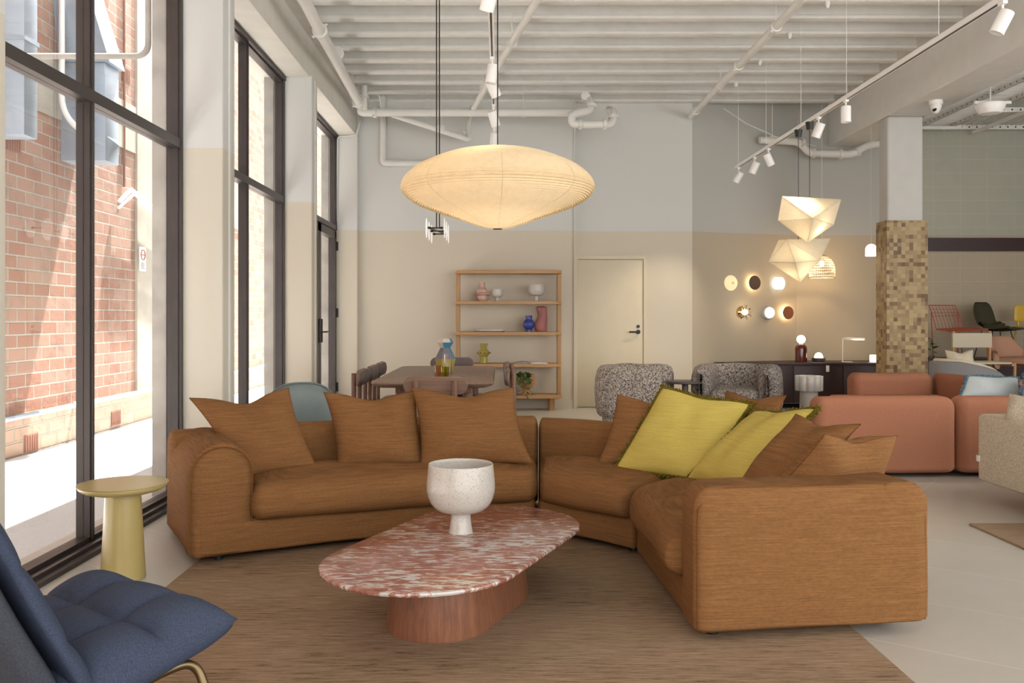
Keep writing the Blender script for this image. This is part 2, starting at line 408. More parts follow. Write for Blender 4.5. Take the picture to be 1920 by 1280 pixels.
MB().box(4.27, 5.6, 12.68, 13, 0, 4.42).build('wall_panel', M['wall_darker'], r)
MB().box(5.6, 9.2, 12.68, 13, 0, 4.42).build('block_panel', M['block'], r)
struct(MB().box(9, 9.2, 5.8, 12.68, 0, 4.42).build('wall_right', M['wall_darker']))
struct(MB().box(-1.93, 1.005, 11.985, 12.0, 0, .12).build('baseboard_back', M['wall']))
struct(MB().box(2.02, 2.63, 12.085, 12.1, 0, .12).build('baseboard_door', M['wall']))
struct(MB().box(1.0, 1.022, 11.97, 12.1, 0, 4.2).build('trim_1', M['wall']))
# beam, column
m = MB(); m.box(4.72, 5.24, -3.2, 12.68, 3.7, 4.42, .02, 2)
tag(m.build('ceiling_beam', M['white']), 'deep white concrete beam over the mosaic clad column', 'beam', kind='structure')
cx0, cx1, cy0, cy1 = 4.73, 5.19, 10.75, 11.0
r = thing('column', 'square column clad in brown wood mosaic below white paint', 'column', ((cx0+cx1)/2, cy0+.13, 0), kind='structure')
MB().box(cx0, cx1-.02, cy0, cy1, 2.4, 3.7, .03, 2).build('upper_shaft', M['colwhite'], r)
MB().box(cx0-.02, cx1+.02, cy0-.03, cy1+.03, 0, 2.42).build('mosaic_cladding', M['mosaic'], r)
# trim band on block wall
struct(MB().box(5.6, 9.0, 12.64, 12.68, 2.19, 2.38).build('trim_2', M['maroon']))
# windows
def window(name, y0, y1, mull, z0=0.0, upper_only=False):
    r = struct(thing(name, None, None, (-2.26, (y0+y1)/2, 0)))
    X0, X1 = -2.30, -2.225; t = .045
    m = MB()
    for a, b in ((y0, y0+t), (y1-t, y1)):
        m.box(X0, X1, a, b, z0, 3.7); m.box(X0+.03, X1+.02, a+.012, b-.012 if a == y0 else b, z0, 3.7)
    m.box(X0, X1, y0, y1, 3.64, 3.7); m.box(X0+.02, X1+.03, y0, y1, 3.66, 3.7)
    if z0 == 0:
        m.box(X0, X1, y0, y1, 0, .05); m.box(X0, -2.11, y0, y1, 0, .025); m.box(-2.17, -2.15, y0, y1, .02, .045)
    m.build('frame', M['frame'], r)
    MB().box(X0, X1+.015, y0, y1, 2.41, 2.475).build('transom', M['frame'], r)
    if mull:
        m = MB(); m.box(X0, X1, mull, mull+.042, 0, 3.7); m.box(X0+.02, X1+.012, mull+.012, mull+.03, 0, 3.7); m.build('mullion', M['frame'], r)
    cols = [(y0+t, mull), (mull+.042, y1-t)] if mull else [(y0+t, y1-t)]
    for a, b in cols:
        for z, zz in ((.05, 2.41), (2.475, 3.64)):
            if z0 > z: continue
            MB().box(-2.262, -2.256, a, b, z, zz).build('glass_pane', M['glass'], r)
    return r
window('window_1', 3.44, 6.12, 4.77); window('window_2', 6.4, 9.02, 7.72); window('window_3', 9.28, 11.9, None, 2.41)
r = struct(thing('door_2', 'dark framed glass double door to the alley', None, (-2.26, 10.6, 0)))
for a, b in ((9.28, 10.78), (10.8, 11.9)):
    m = MB()
    for c, d in ((a, a+.09), (b-.09, b)): m.box(-2.30, -2.215, c, d, .01, 2.40)
    m.box(-2.30, -2.215, a, b, .01, .12); m.box(-2.30, -2.215, a, b, 2.30, 2.40)
    lf = m.build('leaf', M['frame'], r)
    MB().box(-2.262, -2.256, a+.09, b-.09, .12, 2.3).build('glass_pane', M['glass'], lf)
    hy = b-.045 if a < 10 else a+.045
    m = MB(); m.box(-2.215, -2.19, hy-.02, hy+.02, .93, 1.22, .005, 1); m.tube([(-2.19, hy, 1.06), (-2.15, hy, 1.06), (-2.15, hy+(.13 if a > 10 else -.13), 1.06)], .01)
    m.build('handle', M['black'], lf)
for z in (.3, 1.3, 2.2): MB().box(-2.215, -2.19, 11.87, 11.9, z-.06, z+.06).build('hinge', M['black'], r)
# door 1 (flush, painted)
r = struct(thing('door_1', 'flush painted door with black lever handle', None, (1.5, 12.08, 0)))
MB().box(1.059, 1.963, 12.07, 12.1, .012, 2.03, .004, 1).build('leaf', M['door'], r)
m = MB(); m.box(1.023, 1.058, 12.052, 12.1, 0, 2.035); m.box(1.964, 2.014, 12.052, 12.1, 0, 2.035); m.box(1.022, 2.015, 12.05, 12.1, 2.035, 2.085); m.build('frame', M['door'], r)
hp = P(1197, 622, 12.05); m = MB(); R90 = Matrix.Rotation(math.pi/2, 4, 'X')
m.lathe([(0, 0), (.03, 0), (.03, .012), (0, .012)], (hp.x, 12.07, hp.z), 20, R90); m.tube(bend([(hp.x, 12.06, hp.z), (hp.x, 12.01, hp.z), (hp.x-.13, 12.01, hp.z)], .02), .012); m.build('lever_handle', M['black'], r)
MB().lathe([(0, 0), (.022, 0), (.022, .012), (0, .012)], (hp.x, 12.07, hp.z+.075), 16, R90).build('lock_cylinder', M['black'], r)

# ---------------------------------------------------------------- alley outside
XB = -4.38
tag(MB().box(-9, -2.47, -6, 32, -.25, -.005).build('ground', M['asphalt']), 'pale paved alley ground outside the windows', 'ground', kind='structure')
r = thing('wall_outside', 'weathered red brick wall across the alley', 'wall', (XB, 12, 0), kind='structure')
MB().box(XB-.5, XB, -6, 32, 0, 9).build('brickwork', M['brick'], r)
MB().box(XB-.1, XB+.07, -6, 32, -.01, .34).build('plinth', M['plinth'], r)
for a, b in ((-6, 6.2), (8.2, 10.8), ): MB().box(XB-.1, XB+.02, a, b, 3.2, 3.75).build('rendered_band', M['render'], r)
for a, b, e in ((10.55, 11.15, .03),): MB().box(XB-.1, XB+e, a, b, 0, 9).build('concrete_pier', M['render'], r)
MB().box(XB-.1, XB+.02, 11.15, 15.3, 2.7, 3.6).build('rendered_band', M['render'], r)
for px, py in ((58, 745+85), (217, 783), (25, 268), (235, 140)):
    d = -(XB+.07)*F/(HX-px) if py > 700 else -XB*F/(HX-px)
    x = XB+.07 if py > 700 else XB; z = EYE-(py-HY)*d/F
    m = MB(); m.box(x-.02, x+.006, d-.12, d+.12, z-.08, z+.08)
    for k in range(6): m.box(x+.002, x+.012, d-.1+k*.04-.008, d-.1+k*.04+.008, z-.07, z+.07)
    m.build('air_grille', M['terra'], r)
# ducts, and an added unseen box that shades the brick wall
m = MB(); m.box(XB, -3.70, 6.84, 7.04, 2.66, 6.2, .01, 1)
for z in (3.4, 4.3): m.box(XB, -3.69, 6.83, 7.05, z, z+.03)
tag(m.build('air_duct', M['galv']), 'narrow tall galvanised duct at the far left of the brick wall', 'duct')
m = MB(); m.box(XB, -3.93, 8.76, 9.07, 2.80, 3.78, .01, 1)
m.add([(XB, 8.74, 3.78), (-3.88, 8.74, 3.78), (-3.88, 9.1, 3.78), (XB, 9.1, 3.78), (XB, 8.4, 5.2), (-4.2, 8.4, 5.2), (-4.2, 8.8, 5.2), (XB, 8.8, 5.2)],
      [(0,1,2,3), (4,7,6,5), (0,4,5,1), (1,5,6,2), (2,6,7,3), (3,7,4,0)])
m.add([(-3.93, 8.8, 3.05), (-3.86, 8.92, 2.98), (-3.93, 9.05, 3.05), (-3.93, 8.8, 2.82), (-3.93, 9.05, 2.82)], [(0,1,3), (1,2,4), (1,4,3), (0,2,1)])
tag(m.build('air_duct', M['galv']), 'galvanised duct with a sloped hood beside the white conduit', 'duct')
m = MB(); m.box(XB, -3.75, 3.2, 10.35, 6.0, 6.6)  # out-of-view box, added to throw the diagonal shade on the bricks
tag(m.build('air_duct', M['galv']), 'added unseen box high on the brick wall, there to cast shade', 'duct')
m = MB(); a = P(116, 215, 8.6); m.tube(bend([(a.x, 8.6, 6), (a.x, 8.6, a.z), (a.x+.3, 8.6, a.z-.25)], .2, 8), .028, 10)
tag(m.build('conduit', M['trackwhite']), 'white vertical conduit curving beside the hooded duct', 'pipe')
z = 3.14; m = MB(); m.tube(bend([(-4.38, 6.4, z), (-2.56, 6.4, z), (-2.56, 6.4, 6)], .1, 8), .022, 10)
tag(m.build('conduit', M['conc']), 'grey pipe crossing the alley and turning up by the pier', 'pipe')
m = MB(); m.tube([(XB+.13, -3, .36), (XB+.13, 30, .36)], .022, 10)
for k in range(10):
    yy = 2+k*2.3; m.tube([(XB+.07, yy, .36), (XB+.14, yy, .36)], .03, 8)
tag(m.build('wall_pipe', M['galv']), 'pale pipe running along the top of the brick plinth', 'pipe')
m = MB(); a = P(241, 100, 10.2); m.tube([(XB+.02, 10.2, 6), (XB+.02, 10.2, 2.75)], .016, 8); tag(m.build('conduit', M['terra']), 'thin rust-red vertical pipe on the brick wall', 'pipe')
m = MB(); m.tube([(XB+.05, 10.0, 2.55), (XB+.1, 10.2, 2.72), (XB+.1, 11.3, 2.50), (XB+.1, 13, 2.15)], .025, 8); m.tube([(XB+.05, 9.98, 2.48), (XB+.14, 10.2, 2.67), (XB+.14, 11.3, 2.44), (XB+.14, 13, 2.1)], .02, 8)
tag(m.build('conduit', M['trackwhite']), 'pair of white cables bracketed to the brick wall', 'cable')
a = (XB+.075); yy = 4.3*F/(HX-267.5); r = thing('notice_sign', 'small white alley notice with a round red symbol', 'sign', (a, yy, 1.6))
zt, zb = EYE+(594-463)*yy/F, EYE+(594-508)*yy/F
MB().box(a, a+.008, yy-.09, yy+.09, zb, zt).build('sign_plate', M['trackwhite'], r)
zc = zt-(zt-zb)*.33; m = MB(); RY = Matrix.Rotation(math.pi/2, 4, 'Y'); ring = [(a+.012, yy+.06*math.cos(q*math.pi/12), zc+.06*math.sin(q*math.pi/12)) for q in range(24)]
m.tube(ring, .006, 6, True); m.box(a+.008, a+.012, yy-.04, yy+.04, zc-.006, zc+.006); m.build('symbol', M['red'], r)
m = MB()
for k in range(4): m.box(a+.008, a+.011, yy-.055, yy+.055-(k % 2)*.02, zb+.03+k*.02, zb+.038+k*.02)
m.build('text_lines', M['black'], r)
m = MB(); m.box(-4.25, -3.5, 17.5, 24, 0, .85); tag(m.build('stone_wall', M['conc']), 'low rough stone wall far down the alley', 'wall', kind='structure')
# ---------------------------------------------------------------- rugs
def rug(name, x0, x1, y0, y1, mt, label):
    m = MB(); m.rb(((x0+x1)/2, (y0+y1)/2, .007), ((x1-x0)/2, (y1-y0)/2, .0065), (.006, .006, .006, .001), 2); tag(m.build(name, mt), label, 'rug')
rug('area_rug', -1.53, 1.40, 1.2, 6.3, M['rug'], 'brown streaked wool rug under the marble coffee table')
rug('area_rug', 2.80, 6.2, 2.2, 5.26, M['rug2'], 'pale brown rug corner at the right edge by the oatmeal sofa')

# ---------------------------------------------------------------- sectional sofa
def curve(pts):
    ps = [Vector((x, y, 0)) for x, y in pts]
    if len(ps) == 2: return lambda u: ps[0].lerp(ps[1], u)
    sp = smoothpts(ps, 12); L = [0]
    for a, b in zip(sp, sp[1:]): L.append(L[-1]+(b-a).length)
    def f(u):
        if u <= 0: return sp[0]+(sp[1]-sp[0]).normalized()*u*L[-1]
        if u >= 1: return sp[-1]+(sp[-1]-sp[-2]).normalized()*(u-1)*L[-1]
        t = u*L[-1]
        for k in range(len(L)-1):
            if L[k+1] >= t: return sp[k].lerp(sp[k+1], (t-L[k])/(L[k+1]-L[k]))
        return sp[-1]
    return f
def wob(p, a=.006, s=3.0): return p+Vector((noise.noise(p*s), noise.noise(p*s+Vector((9, 3, 1))), noise.noise(p*s+Vector((2, 8, 5)))))*a
def module(label, front, back, L, D, arm=None, base_loc=(0, 0, 0), armt=.30, H=.59, cush=(0, 1), group=None, mt='sofa', seatH=.37, armlabel=None, armr=(.13, .10, .13)):
    fF, fB = curve(front), curve(back); r = thing('sofa_module', label, 'sofa', base_loc, group=group)
    def wp(p, am=.006):
        u, v = p.x/L, p.y/D; q = fF(u).lerp(fB(u), v); q.z = p.z; return wob(q, am)
    m = MB(); div = (14, 3, 2)
    m.rb((L/2, D/2, .125), (L/2-(.016 if arm else 0), D/2-.012, .085), (.03, .035, .03, .02), 3, div, wp)
    m.rb((L/2, D-.115, (H+.05)/2), (L/2, .115, (H-.05)/2), (.028, .09, .09, .02), 5, (14, 1, 4), wp)
    if arm == 'left': m.rb((armt/2, D/2, (H+.045)/2), (armt/2, D/2, (H-.045)/2), (armr[0], armr[1], armr[2], .02), 6, (1, 6, 4), wp)
    if arm == 'right': m.rb((L-armt/2, D/2, (H+.045)/2), (armt/2, D/2, (H-.045)/2), (armr[0], armr[1], armr[2], .02), 6, (1, 6, 4), wp)
    m.build('body', M[mt], r, 50)
    u0 = (armt-.02) if arm == 'left' else .002; u1 = L-(armt-.02) if arm == 'right' else L-.002
    def wc(p):
        t = (p.x-u0)/(u1-u0); v = p.y/D
        if p.z > .3: p = Vector((p.x, p.y, p.z+.035*(1-(2*t-1)**4)*max(0, 1-((v-.33)/.5)**2)))
        if v < .15: p = Vector((p.x, p.y-.02*(1-(2*t-1)**6), p.z))
        return wp(p, .012)
    m = MB(); m.rb(((u0+u1)/2, (D-.22)/2-.02, (.195+seatH)/2), ((u1-u0)/2, (D-.22)/2+.03, (seatH-.195)/2), (.06, .10, .085, .07), 6, (14, 6, 1), wc)
    m.build('seat_cushion', M[mt], r, 60)
    for u, v in ((.08, .1), (.92, .1), (.08, .9), (.92, .9)):
        q = fF(u).lerp(fB(u), v); MB().lathe([(0, 0), (.025, 0), (.025, .045), (0, .045)], (q.x, q.y, .013), 14).build('foot', M['black'], r)
    return r, wp
fl = [(-1.53, 4.33), (-1.05, 4.59), (-.42, 4.88), (.212, 4.99)]; bl = [(-1.93, 5.08), (-1.42, 5.40), (-.70, 5.72), (.252, 5.84)]
r1, wp1 = module('long curved rust linen sofa module with rounded arm nearest the window', fl, bl, 1.95, .88, 'left', (-.9, 5, 0), armt=.33, armr=(.16, .05, .17), H=.60)
# piping round the rounded front of the left arm
def arm_piping(wp, x0, x1, y, zb, zt, r, root, outer=True):
    pts = [(x0, y, zb)]
    for k in range(9):
        a = math.pi-math.pi/2*k/8; pts.append((x0+r+r*math.cos(a), y, zt-r+r*math.sin(a)))
    for k in range(9):
        a = math.pi/2-math.pi/2*k/8; pts.append((x1-r+r*math.cos(a), y, zt-r+r*math.sin(a)))
    pts.append((x1, y, .2))
    MB().tube([wp(Vector(p)) for p in pts], .0035, 6).build('piping', M['seam'], root)
arm_piping(wp1, .012, .318, .012, .06, .588, .145, r1)
r2, wp2 = module('rust linen corner wedge module in the middle of the sofa', [(.216, 4.99), (.68, 4.535)], [(.256, 5.84), (1.325, 5.255)], .95, .86, None, (.6, 5.2, 0), H=.59)
r3, wp3 = module('rust linen sofa end module with broad square arm nearest the camera', [(.69, 4.52), (.735, 3.318)], [(1.335, 5.24), (1.69, 3.44)], 1.45, .95, 'right', (1.1, 4.2, 0), armt=.27, armr=(.045, .07, .10), H=.595)
for vv in (.012,):
    pts = [(1.44, .012, .06), (1.44, .012, .47), (1.435, .035, .535), (1.42, .09, .578), (1.42, .2, .59), (1.42, .75, .59), (1.43, .88, .565), (1.438, .925, .50), (1.438, .928, .3), (1.438, .928, .06)]
    MB().tube([wp3(Vector(p)) for p in smoothpts(pts, 4)], .003, 6).build('piping', M['seam'], r3)

# ---------------------------------------------------------------- scatter cushions
def cushion(label, bl, br, tr, tl, mt, T=.17, chop=.12, group=None, fringe=None, pinch=.09, lean=0, pipe='seam', seed=0):
    bl, br, tr, tl = [Vector(p) for p in (bl, br, tr, tl)]; c = (bl+br+tr+tl)/4
    r = thing('scatter_cushion', label, 'cushion', (c.x, c.y, min(bl.z, br.z)), group=group)
    nrm = (br-tl).cross(tr-bl).normalized()
    N = 30; V = []; Fc = []
    def pos(s, t):
        s2 = s*(1-pinch*(1-t*t)); t2 = t*(1-pinch*(1-s*s)); v = (t+1)/2
        t2 -= chop*2*math.exp(-(s/.42)**2)*v**3
        u_, v_ = (s2+1)/2, (t2+1)/2
        return bl*(1-u_)*(1-v_)+br*u_*(1-v_)+tr*u_*v_+tl*(1-u_)*v_
    grid = {}
    for side in (1, -1):
        for i in range(N+1):
            for j in range(N+1):
                s, t = math.sin(math.pi/2*(2*i/N-1)), math.sin(math.pi/2*(2*j/N-1))
                edge = i in (0, N) or j in (0, N)
                if edge and side == -1: grid[(side, i, j)] = grid[(1, i, j)]; continue
                p = pos(s, t); h = max(0, (1-abs(s)**2.4)*(1-abs(t)**2.4))**.55
                v = (t+1)/2; h *= (1.1-.35*v)*(1-.35*math.exp(-(s/.3)**2)*v**2)
                q = p*9+Vector((seed*3.1, seed, 0)); w_ = noise.noise(q)*.012+noise.noise(q*.5)*.014
                p = p+nrm*(side*h*T/2+w_*min(1, h*2))
                grid[(side, i, j)] = len(V); V.append(p)
    for side in (1, -1):
        for i in range(N):
            for j in range(N):
                q = (grid[(side, i, j)], grid[(side, i+1, j)], grid[(side, i+1, j+1)], grid[(side, i, j+1)])
                Fc.append(q if side == 1 else q[::-1])
    MB().add(V, Fc).build('cushion_cover', M[mt], r, 180)
    ring = [V[grid[(1, i, 0)]] for i in range(N)]+[V[grid[(1, N, j)]] for j in range(N)]+[V[grid[(1, N-i, N)]] for i in range(N)]+[V[grid[(1, 0, N-j)]] for j in range(N)]
    if fringe:
        m = MB(); rnd = random.Random(seed); pts = []
        for a, b in zip(ring, ring[1:]+ring[:1]):
            nn = max(1, int((b-a).length/.006))
            for k in range(nn): pts.append(a.lerp(b, k/nn))
        m.tube(pts, [.008+.004*rnd.random() for _ in pts], 6, True)
        for p in pts:
            out = (p-c); out -= nrm*out.dot(nrm); out.normalize()
            for _ in range(2):
                d = (out+nrm*rnd.uniform(-.9, .9)+Vector((rnd.uniform(-.4, .4), rnd.uniform(-.4, .4), rnd.uniform(-.4, .4)))).normalized()*rnd.uniform(.018, .032)
                m.tube([p, p+d*.6, p+d+Vector((0, 0, -.003))], [.0045, .004, .0015], 4)
        m.build('fringe', M[fringe], r)
    else: MB().tube(ring, .0028, 5, True).build('piping', M[pipe], r)
    return r
def lv(px, py, d): return P(px, py, d)
g = 'rust linen scatter cushions on the sofa'
cushion('rust cushion leaning in the rounded left arm corner, nearest the window', lv(452, 897, 4.80), lv(598, 883, 5.05), lv(541, 727, 5.27), lv(355, 746, 5.02), 'sofa', .19, .10, g, seed=1)
cushion('rust cushion left of the middle one, its left bottom corner curled', lv(634, 882, 5.12), lv(800, 880, 5.16), lv(781, 733, 5.36), lv(607, 735, 5.28), 'sofa', .19, .075, g, seed=2)
cushion('rust cushion directly behind the white footed bowl', lv(788, 880, 5.08), lv(999, 868, 5.14), lv(963, 727, 5.38), lv(772, 727, 5.30), 'sofa', .20, .09, g, seed=3)
cushion('rust cushion half hidden behind the larger chartreuse cushion', lv(1118, 874, 5.10), lv(1290, 880, 4.95), lv(1305, 748, 5.10), lv(1158, 740, 5.26), 'sofa', .16, .06, g, seed=4)
cushion('rust cushion peeking out above between the two chartreuse cushions', lv(1325, 860, 4.98), lv(1420, 880, 4.6), lv(1474, 741, 4.72), lv(1362, 733, 5.12), 'sofa', .15, .05, g, seed=5)
cushion('larger chartreuse cushion with olive fringe, upright at left', lv(1153, 880, 4.98), lv(1318, 902, 4.62), lv(1409, 757, 4.80), lv(1242, 726, 5.08), 'lime', .17, .03, 'chartreuse fringed cushions', 'fringe', .04, seed=6)
cushion('chartreuse cushion with olive fringe wedged between rust cushions', lv(1288, 898, 4.62), lv(1395, 918, 4.16), lv(1532, 766, 4.26), lv(1415, 770, 4.74), 'lime', .18, .03, 'chartreuse fringed cushions', 'fringe', .04, seed=7)
cushion('rust cushion between the chartreuse cushion and the frontmost cushion', lv(1375, 918, 4.05), lv(1475, 955, 3.72), lv(1614, 795, 3.80), lv(1492, 776, 4.12), 'sofa', .17, .05, g, seed=8)
cushion('frontmost rust cushion tipped in the corner of the square arm', lv(1432, 935, 3.70), lv(1648, 905, 3.86), lv(1682, 816, 3.74), lv(1546, 814, 3.55), 'sofa', .20, .10, g, seed=9)

# ---------------------------------------------------------------- coffee table, bowl
def stadium(a, b, n=24, e=2.0):
    """half length a, half width b"""
    pts = []
    for k in range(n+1): q = -math.pi/2+math.pi*k/n; pts.append((a-b+b*math.cos(q), b*math.sin(q)))
    for k in range(n+1): q = math.pi/2+math.pi*k/n; pts.append((-(a-b)+b*math.cos(q), b*math.sin(q)))
    return pts
def slab(m, prof, a, b, n=20, M=None):
    """prof: list of (inset, z)"""
    rows = []; V = []; Fc = []
    for ins, z in prof:
        pts = stadium(a-ins, b-ins, n); rows.append(len(V)); V += [Vector((x, y, z)) for x, y in pts]
    k = len(stadium(a, b, n))
    for r0, r1 in zip(rows, rows[1:]):
        for i in range(k): j = (i+1) % k; Fc.append((r0+i, r0+j, r1+j, r1+i))
    Fc.append(tuple(rows[0]+i for i in range(k))[::-1]); Fc.append(tuple(rows[-1]+i for i in range(k)))
    if M: V = [M @ p for p in V]
    return m.add(V, Fc)
r = thing('coffee_table', 'low oblong coffee table with red flecked marble top on walnut base', 'coffee table', (-.165, 3.71, .013), math.radians(66), local=True)
slab(MB(), [(.012, .268), (.003, .272), (0, .279), (.002, .285), (.010, .288)], .735, .39).build('table_top', M['marble'], r)
slab(MB(), [(.0, 0), (-.002, .01), (.02, .2), (.025, .267)], .41, .205).build('base', M['bark'], r)
CUR = Vector((0, 0, 0))
def spline_lathe(prof, n=5): return [(max(0, p.x), p.y) for p in smoothpts([(a, b, 0) for a, b in prof], n)]
def footed_bowl(name, loc, h, mt, label, cat='bowl', w_=1.0, group=None):
    k = h/.30; out = [(.054, 0), (.052, .004), (.047, .035), (.043, .078), (.050, .088), (.098, .098), (.132, .13), (.148, .175), (.150, .21), (.146, .26), (.142, .297), (.1395, .300)]
    inn = [(.136, .296), (.139, .25), (.141, .20), (.138, .17), (.12, .13), (.08, .105), (0, .10)]
    pr = [(0, 0)]+spline_lathe(out, 4)+spline_lathe(inn, 4)
    m = MB().lathe([(a*k*w_, b*k) for a, b in pr], loc, 44); o = m.build(name, mt, None, 60); return tag(o, label, cat, group)
footed_bowl('footed_bowl', (-.173, 3.86, .301), .300, M['stone'], 'large speckled white footed bowl on the marble coffee table')

# ---------------------------------------------------------------- yellow side table
r = thing('side_table', 'round pale yellow pedestal side table by the window', 'side table', (-1.80, 4.20, 0), local=True)
MB().lathe(spline_lathe([(0, .452), (.19, .452), (.197, .449), (.199, .442), (.190, .428), (.15, .412), (.08, .405)], 5)+[(0, .405)], seg=56).build('table_top', M['yellow'], r)
MB().lathe([(0, 0), (.098, 0), (.102, .004), (.101, .02), (.080, .41), (0, .41)], seg=48).build('pedestal', M['yellow'], r)

# ---------------------------------------------------------------- blue lounge chair
T_ = Vector((-.70, 2.36, .435)); FF = Vector((-1.225, 2.735, .435)); NB = Vector((-1.00, 2.05, .315)); FB = NB+(FF-T_)
r = thing('lounge_chair', 'tufted blue wool lounge chair on a bronze tube frame, lower left corner', 'armchair', ((T_+FB)/2).to_tuple()[:2]+(0,))
def padsheet(m, a, b, c, d, th, nu, nv, puff, under=.5, tip=0):
    """quilted cushion; a-b side u, a-d side v ; nu x nv pillows"""
    N1, N2 = nu*14, nv*14; V = []; Fc = []; n = (b-a).cross(d-a).normalized(); idx = {}
    for side in (1, -1):
        for i in range(N1+1):
            for j in range(N2+1):
                if (i in (0, N1) or j in (0, N2)) and side == -1: idx[(side, i, j)] = idx[(1, i, j)]; continue
                u, v = i/N1, j/N2; p = a.lerp(b, u).lerp(d.lerp(c, u), v)
                e = max(0, (1-abs(2*u-1)**7)*(1-abs(2*v-1)**7))**.5
                fu, fv = abs(math.sin(math.pi*u*nu)), abs(math.sin(math.pi*v*nv))
                q = (fu*fv)**.38
                h = (th*e*(.62+puff*q)) if side == 1 else -th*under*e
                idx[(side, i, j)] = len(V); V.append(wob(p+n*h, .004, 6))
    for side in (1, -1):
        for i in range(N1):
            for j in range(N2):
                q = (idx[(side, i, j)], idx[(side, i+1, j)], idx[(side, i+1, j+1)], idx[(side, i, j+1)]); Fc.append(q if side == 1 else q[::-1])
    return m.add(V, Fc)
back_in = (NB-T_).normalized()*.12
padsheet(MB(), NB+back_in, FB+back_in, FF, T_, .085, 3, 3, .42, .75).build('seat', M['navy'], r, 180) if False else None
m = MB(); padsheet(m, T_, FF, FB+back_in, NB+back_in, .085, 3, 3, .42, .75); m.build('seat', M['navy'], r, 180)
up = Vector((-.215, -.20, .60)); 
b0, b1 = NB+Vector((.065, .05, -.06)), FB+Vector((.065, .05, -.06))
m = MB(); padsheet(m, b0, b1, b1+up, b0+up, .06, 3, 3, .36, .1); m.build('backrest', M['navy'], r, 180)
off = Vector((-.03, -.035, -.01)); m = MB(); padsheet(m, b0+off, b1+off, b1+off+up*1.0, b0+off+up*1.0, .045, 1, 1, .0, 1.0); m.build('back_shell', M['navyback'], r, 180)
fdir = (FF-T_).normalized(); sdir = (NB-T_).normalized()
m = MB()
m.tube(bend([NB+fdir*.08+Vector((0, 0, -.08))-sdir*.0, T_+fdir*.06+sdir*.19+Vector((0, 0, -.055)), T_+fdir*.06+sdir*.09+Vector((0, 0, -.075)), Vector((T_.x+.02, T_.y-.06, .02))], .09, 8), .0125, 12)
m.build('leg', M['bronze'], r)
m = MB()
m.tube(bend([FB-fdir*.08+Vector((0, 0, -.08)), FF-fdir*.06+sdir*.19+Vector((0, 0, -.065)), FF-fdir*.06+sdir*.09+Vector((0, 0, -.085)), Vector((FF.x+.04, FF.y-.10, .02))], .09, 8), .0125, 12)
m.build('leg', M['bronze'], r)
for q, k in ((NB, .1), (FB, -.1)):
    m = MB(); m.tube(bend([q+fdir*k+Vector((0, 0, -.08)), q+fdir*k+sdir*.1+Vector((0, 0, -.1)), Vector((q.x-.1, q.y-.1, .015))], .06, 6), .0125, 12); m.build('leg', M['bronze'], r)

# ---------------------------------------------------------------- paper pendant
d = 5.55; cpt = P(933, 352, d)
r = thing('pendant_lamp', 'large ribbed saucer shaped paper pendant lamp over the sofa', 'pendant lamp', cpt, local=True)
k = d/F; prof = [(.03, 70), (45, 69), (93, 60), (143, 40), (168, 22), (178, 8), (179, -5), (168, -19), (143, -33), (113, -44), (83, -54), (33, -71), (6, -76)]
pr = spline_lathe([(a*k, b*k) for a, b in prof], 12); L = []
acc = 0; last = None
rows = []; tot = 0
for a, b in zip(pr, pr[1:]): tot += math.hypot(b[0]-a[0], b[1]-a[1])
nr = 84; step = tot/nr; pos_ = 0; i = 0; samp = []
for q in range(nr*2+1):
    target = q*step/2
    while i < len(pr)-2 and pos_+math.hypot(pr[i+1][0]-pr[i][0], pr[i+1][1]-pr[i][1]) < target:
        pos_ += math.hypot(pr[i+1][0]-pr[i][0], pr[i+1][1]-pr[i][1]); i += 1
    seg = math.hypot(pr[i+1][0]-pr[i][0], pr[i+1][1]-pr[i][1]); t = (target-pos_)/seg
    x = pr[i][0]+(pr[i+1][0]-pr[i][0])*t; z = pr[i][1]+(pr[i+1][1]-pr[i][1])*t
    nx, nz_ = (pr[i+1][1]-pr[i][1]), -(pr[i+1][0]-pr[i][0]); l = math.hypot(nx, nz_)
    o_ = -.0055 if q % 2 == 0 else .0055
    samp.append((max(.001, x+nx/l*o_*-1), z+nz_/l*o_*-1))
M['paper'] = paper('warm_paper', (.84, .73, .53), .06)
MB().lathe(samp, seg=96).build('paper_shade', M['paper'], r, 25)
m = MB()
for q in range(8):
    a = q*math.pi/4+.05; m.tube([((x+.0035)*math.cos(a), (x+.0035)*math.sin(a), z) for x, z in pr[8:]], .0012, 4)
m.build('paper_seam', M['canvas'], r)
MB().lathe([(0, -.262), (.03, -.262), (.03, -.255), (0, -.255)], (0, 0, 0), 20).build('bottom_ring', M['dark'], r)
MB().tube([(0, 0, 4.2-cpt.z), (0, 0, .2)], .004, 6).build('cord', M['black'], r)
pl = bpy.data.lights.new('bulb', 'POINT'); pl.energy = 2.4; pl.color = (1, .86, .68); pl.shadow_soft_size = .06
po = bpy.data.objects.new('bulb', pl); COL.objects.link(po); po.parent = r; po.location = (0, 0, .04)

